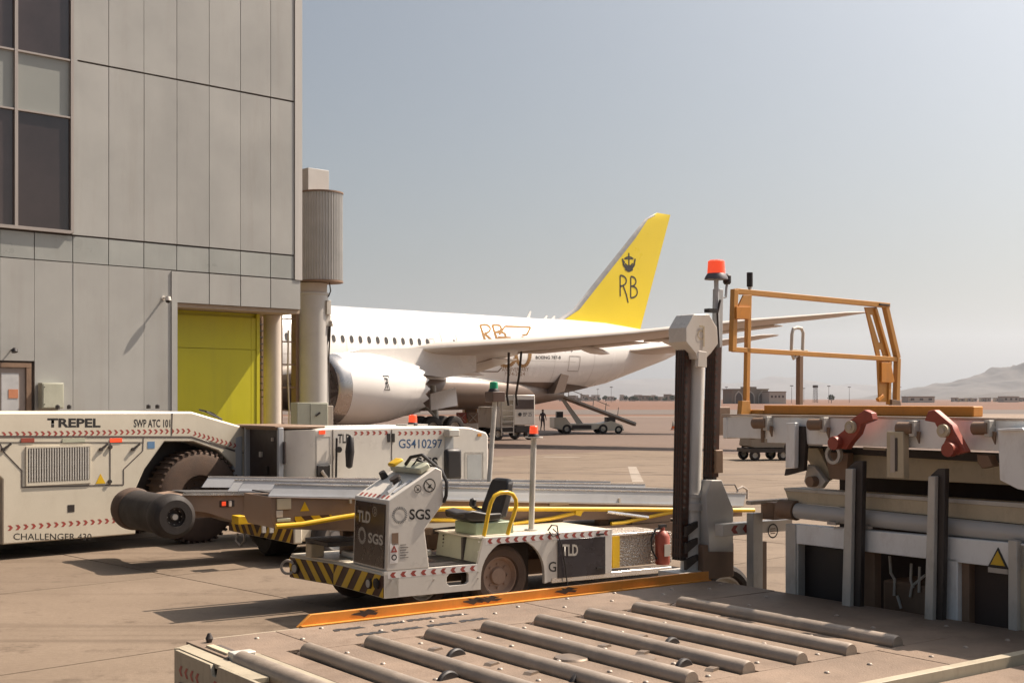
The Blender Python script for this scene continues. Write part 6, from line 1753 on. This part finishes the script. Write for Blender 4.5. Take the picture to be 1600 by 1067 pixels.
slab_px([(1236, 818), (1700, 858), (1700, 902), (1236, 848)], 0.0, .1, 'lower_rail', gz)
slab_px([(1227, 818), (1243, 819), (1243, 990), (1227, 990)], -.012, .09, 'leg', graysteel)
slab_px([(1244, 849), (1247, 849), (1247, 990), (1244, 990)], 0, .1, 'leg_edge', graysteel)
slab_px([(1477, 871), (1496, 873), (1496, 1040), (1477, 1040)], .0, .1, 'leg', gz)
slab_px([(1497, 874), (1514, 876), (1514, 1040), (1497, 1040)], .06, .1, 'leg', brownsteel)
slab_px([(1349, 858), (1366, 860), (1366, 1000), (1349, 1000)], .06, .1, 'leg', brownsteel)
slab_px([(1575, 843), (1589, 845), (1589, 1040), (1575, 1040)], -.05, .07, 'leg', graysteel)
slab_px([(1590, 850), (1610, 852), (1610, 1040), (1590, 1040)], -.0, .07, 'leg', khaki)
slab_px([(1247, 849), (1318, 858), (1318, 1000), (1247, 1000)], .12, .03, 'black_panel', black)
slab_px([(1514, 877), (1575, 884), (1575, 1040), (1514, 1040)], .14, .03, 'black_panel', M('panel_brownblack', (.05, .032, .024), .6))
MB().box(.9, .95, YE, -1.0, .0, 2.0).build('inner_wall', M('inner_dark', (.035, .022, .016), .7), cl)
for pts in (((1390, 868), (1392, 895), (1398, 905), (1397, 930)), ((1424, 880), (1423, 905), (1427, 918)), ((1446, 898), (1425, 915), (1422, 932)), ((1437, 885), (1436, 925)), ((1540, 890), (1538, 940), (1536, 980)), ((1402, 930), (1408, 950))):
    MB().tube([(.28, *lx(px, py, .28)) for px, py in pts], .013, 8).build('hydraulic_hose', graysteel, cl)
MB().box(.3, .8, -2.7, -2.0, .3, .95).build('hydraulic_tank', brownsteel, cl, .02)
# upright guides: light face, dark side
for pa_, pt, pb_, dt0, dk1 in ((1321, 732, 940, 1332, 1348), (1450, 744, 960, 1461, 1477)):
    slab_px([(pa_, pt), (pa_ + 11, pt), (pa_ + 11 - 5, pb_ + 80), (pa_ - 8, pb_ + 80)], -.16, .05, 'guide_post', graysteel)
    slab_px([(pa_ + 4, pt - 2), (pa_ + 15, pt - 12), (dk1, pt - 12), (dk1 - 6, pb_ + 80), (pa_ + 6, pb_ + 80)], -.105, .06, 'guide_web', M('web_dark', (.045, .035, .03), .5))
# hanging brackets
slab_px([(1228, 661), (1242, 660), (1241, 731), (1227, 731)], -.1, .06, 'hanging_bracket', gz)
slab_px([(1243, 665), (1256, 666), (1258, 695), (1256, 735), (1225, 743), (1227, 732), (1243, 731)], -.03, .05, 'hanging_web', darksteel)
slab_px([(1559, 673), (1595, 673), (1600, 672), (1612, 672), (1612, 768), (1590, 764), (1562, 750)], -.16, .06, 'hanging_bracket', gz)
slab_px([(1558, 670), (1597, 668), (1599, 673), (1558, 674)], -.2, .2, 'bracket_flange', gz)
slab_px([(1385, 674), (1411, 674), (1412, 747), (1385, 746)], -.12, .08, 'slotted_guide', khaki)
slab_px([(1391, 680), (1398, 680), (1398, 738), (1391, 738)], -.125, .004, 'guide_slot', plaster)
slab_px([(1398, 684), (1402, 684), (1402, 736), (1398, 736)], -.126, .004, 'guide_slot', seam_dark)
for px, py, w in ((1189, 661, 10), (1277, 663, 11), (1416, 669, 12), (1534, 669, 12)):
    a_ = lx(px - w, py, -.06); b_ = lx(px + w, py, -.06)
    mo = MB().cyl((-.06, a_[0], a_[1]), (-.06, b_[0], b_[1]), .055, 18).build('drive_motor', brownsteel, cl)
    MB().box(-.09, -.0, b_[0] - .02, b_[0] + .03, b_[1] - .07, b_[1] + .065).build('bracket', graysteel, mo, .004)
    MB().prism([(b_[0] + .01, b_[1] - .02), (b_[0] - .05, b_[1] - .03), (b_[0] - .04, b_[1] - .13)], 'x', -.05, -.03).build('clip', brownsteel, mo)
# red locking levers
def lever(pts, piv, end, lit):
    o = slab_px(pts, -.2, .08, 'locking_lever', redpaint, .008)
    c = lx(*piv, -.21); MB().cyl((-.235, *c), (-.2, *c), .055, 18).build('pivot', khaki, o); MB().cyl((-.245, *c), (-.236, *c), .025, 12).build('pin', plaster, o)
    c = lx(*end, -.21); MB().cyl((-.27, *c), (-.2, *c), .06, 16).build('lever_knob', redpaint, o)
    return o
lever([(1304, 683), (1318, 672), (1322, 661), (1334, 652), (1350, 640), (1361, 645), (1363, 656), (1345, 663), (1340, 678), (1328, 692), (1322, 702), (1306, 700)], (1330, 667), (1308, 692), 0)
lever([(1444, 657), (1450, 642), (1459, 640), (1487, 664), (1490, 672), (1509, 706), (1490, 711), (1476, 705), (1474, 692), (1478, 684), (1466, 672), (1460, 660)], (1475, 673), (1487, 702), 0)
slab_px([(1526, 710), (1544, 711), (1551, 728), (1534, 732), (1527, 722)], -.0, .1, 'lock_block', brownsteel)
slab_px([(1348, 698), (1384, 700), (1384, 704), (1348, 702)], .2, .02, 'lamp_strip', plaster)
# scissor arm at left end
slab_px([(1257, 700), (1278, 700), (1300, 745), (1288, 752)], .2, .08, 'scissor_arm', khaki)
slab_px([(1288, 705), (1325, 708), (1322, 750), (1296, 748)], .15, .08, 'scissor_arm', brownsteel)
slab_px([(1262, 725), (1272, 728), (1290, 752), (1282, 763), (1262, 762), (1256, 752)], .1, .06, 'cam_plate', graysteel)
c = lx(1303, 710, .08); MB().lathe([(-.02, .06), (.02, .06), (.02, .09), (-.02, .09)], (.08, *c), (1, 0, 0), 20, closed=True).build('ring', graysteel, cl)
c = lx(1268, 752, .05); MB().cyl((.02, *c), (.1, *c), .05, 14).build('pin', brownsteel, cl)
a_ = lx(1560, 872, -.0); MB().prism([(a_[0] + .09, a_[1] - .07), (a_[0] - .09, a_[1] - .07), (a_[0], a_[1] + .09)], 'x', -.008, -.001).build('warning_triangle', ink, cl)
MB().prism([(a_[0] + .065, a_[1] - .055), (a_[0] - .065, a_[1] - .055), (a_[0], a_[1] + .062)], 'x', -.012, -.009).build('warning_triangle', yellow, cl)
MB().box(-.008, -.001, a_[0] - .09, a_[0] + .09, a_[1] - .12, a_[1] - .08).build('warning_text_strip', plaster, cl)
for px, py in ((1312, 825), (1301, 817), (1352, 823)): 
    c = lx(px, py, .02); MB().box(.0, .06, c[0] - .05, c[0] + .05, c[1] - .015, c[1] + .01).build('cleat', plaster, cl)

# ---- orange guard frame on the bridge
yg = -.3
gp = lambda px, py: (ly(px, py, yg)[0], yg, ly(px, py, yg)[1])
def gbar(pts, w=.05, name='guard_rail', mat=orange2, n=None):
    m_ = MB()
    for a_, b_ in zip(pts, pts[1:]): m_.bar(a_, b_, w, w, (0, 1, 0))
    return m_.build(name, mat, cl, .004)
def gpoly(pts, name, mat=orange2, d=.02, holes=(), off=0):
    return MB().prism([ly(px, py, yg + off) for px, py in pts], 'y', yg + off, yg + off + d, [[ly(px, py, yg + off) for px, py in h] for h in holes]).build(name, mat, cl, .002)
gbar([gp(1149, 455), gp(1388, 477.5)], .055)
gpoly([(1375, 474), (1391, 476), (1391, 478), (1375, 477)], 'rail_tip', darksteel, .03, off=-.04)
gbar([gp(1147.5, 452), gp(1144.5, 549)], .06)
gbar([gp(1145, 546), gp(1403, 561.5)], .05)
gbar([gp(1169.5, 460), gp(1166, 626)], .05)
gpoly([(1150, 506), (1154, 478), (1162, 461), (1175, 461), (1173, 480), (1171, 499), (1152, 499)], 'gusset_plate', orange2, .02, off=-.03)
gpoly([(1151, 479), (1173, 479), (1171, 498), (1151, 498)], 'clamp_block', orange, .04, off=-.05)
gbar([gp(1171.5, 448), gp(1171.7, 460)], .03, 'stub', graysteel)
MB().tube([gp(1171.5, 448), gp(1171.5, 426)], .032, 12).build('rubber_cap', black, cl)
gpoly([(1160, 626), (1172, 626), (1174, 648), (1158, 648)], 'post_socket', orange2, .06, off=-.05)
gbar([gp(1249.5, 556), gp(1249, 632)], .055, 'guard_post', brownsteel)
MB().tube([gp(px, py) for px, py in ((1249, 553), (1240, 560), (1236.5, 550), (1237.5, 522), (1239.5, 514), (1245, 512), (1252, 513), (1255, 520), (1254, 549))], .018, 10).build('hand_loop', graysteel, cl)
gbar([gp(1236, 548), gp(1261, 549)], .03, 'loop_plate', khaki)
gpoly([(1352, 480), (1370, 480), (1388, 560), (1386, 628), (1374, 628), (1371, 560)], 'slotted_plate', orange2, .02, [[(1360, 492), (1365, 492), (1377, 534), (1374, 537)], [(1374, 546), (1378, 546), (1381, 556), (1376, 557)]])
gbar([gp(1383, 478), gp(1402, 560), gp(1400, 632)], .06)
gbar([gp(1367, 482), gp(1390, 562), gp(1388, 632)], .04)
gpoly([(1378, 566), (1392, 566), (1398, 596), (1394, 598), (1378, 597)], 'gusset_plate', orange, .02, off=-.03)
gpoly([(1394, 624), (1407, 626), (1408, 633), (1394, 633)], 'post_socket', brownsteel, .05, off=-.05)
gbar([gp(1371, 625), gp(1379, 618)], .04, 'clamp', orange)
for o in bpy.data.objects:
    if o.type == 'MESH' and o.parent is None and 'kind' not in o and 'category' not in o:
        print('TOPLEVEL WITHOUT TAG', o.name)

# ------------------------------------------------------------------ haze
hz_ = bpy.data.materials.new('haze')
hz_.use_nodes = True
hn = hz_.node_tree
for n in list(hn.nodes):
    if n.type == 'BSDF_PRINCIPLED': hn.nodes.remove(n)
pv = hn.nodes.new('ShaderNodeVolumePrincipled')
pv.inputs['Color'].default_value = (.80, .86, .95, 1)
pv.inputs['Density'].default_value = 4.5e-5
pv.inputs['Anisotropy'].default_value = .35
hn.links.new(pv.outputs[0], hn.nodes['Material Output'].inputs['Volume'])
hb = MB().box(-16100, 16100, -400, 20100, -3, 1000).build('haze', hz_)
hb['kind'] = 'stuff'
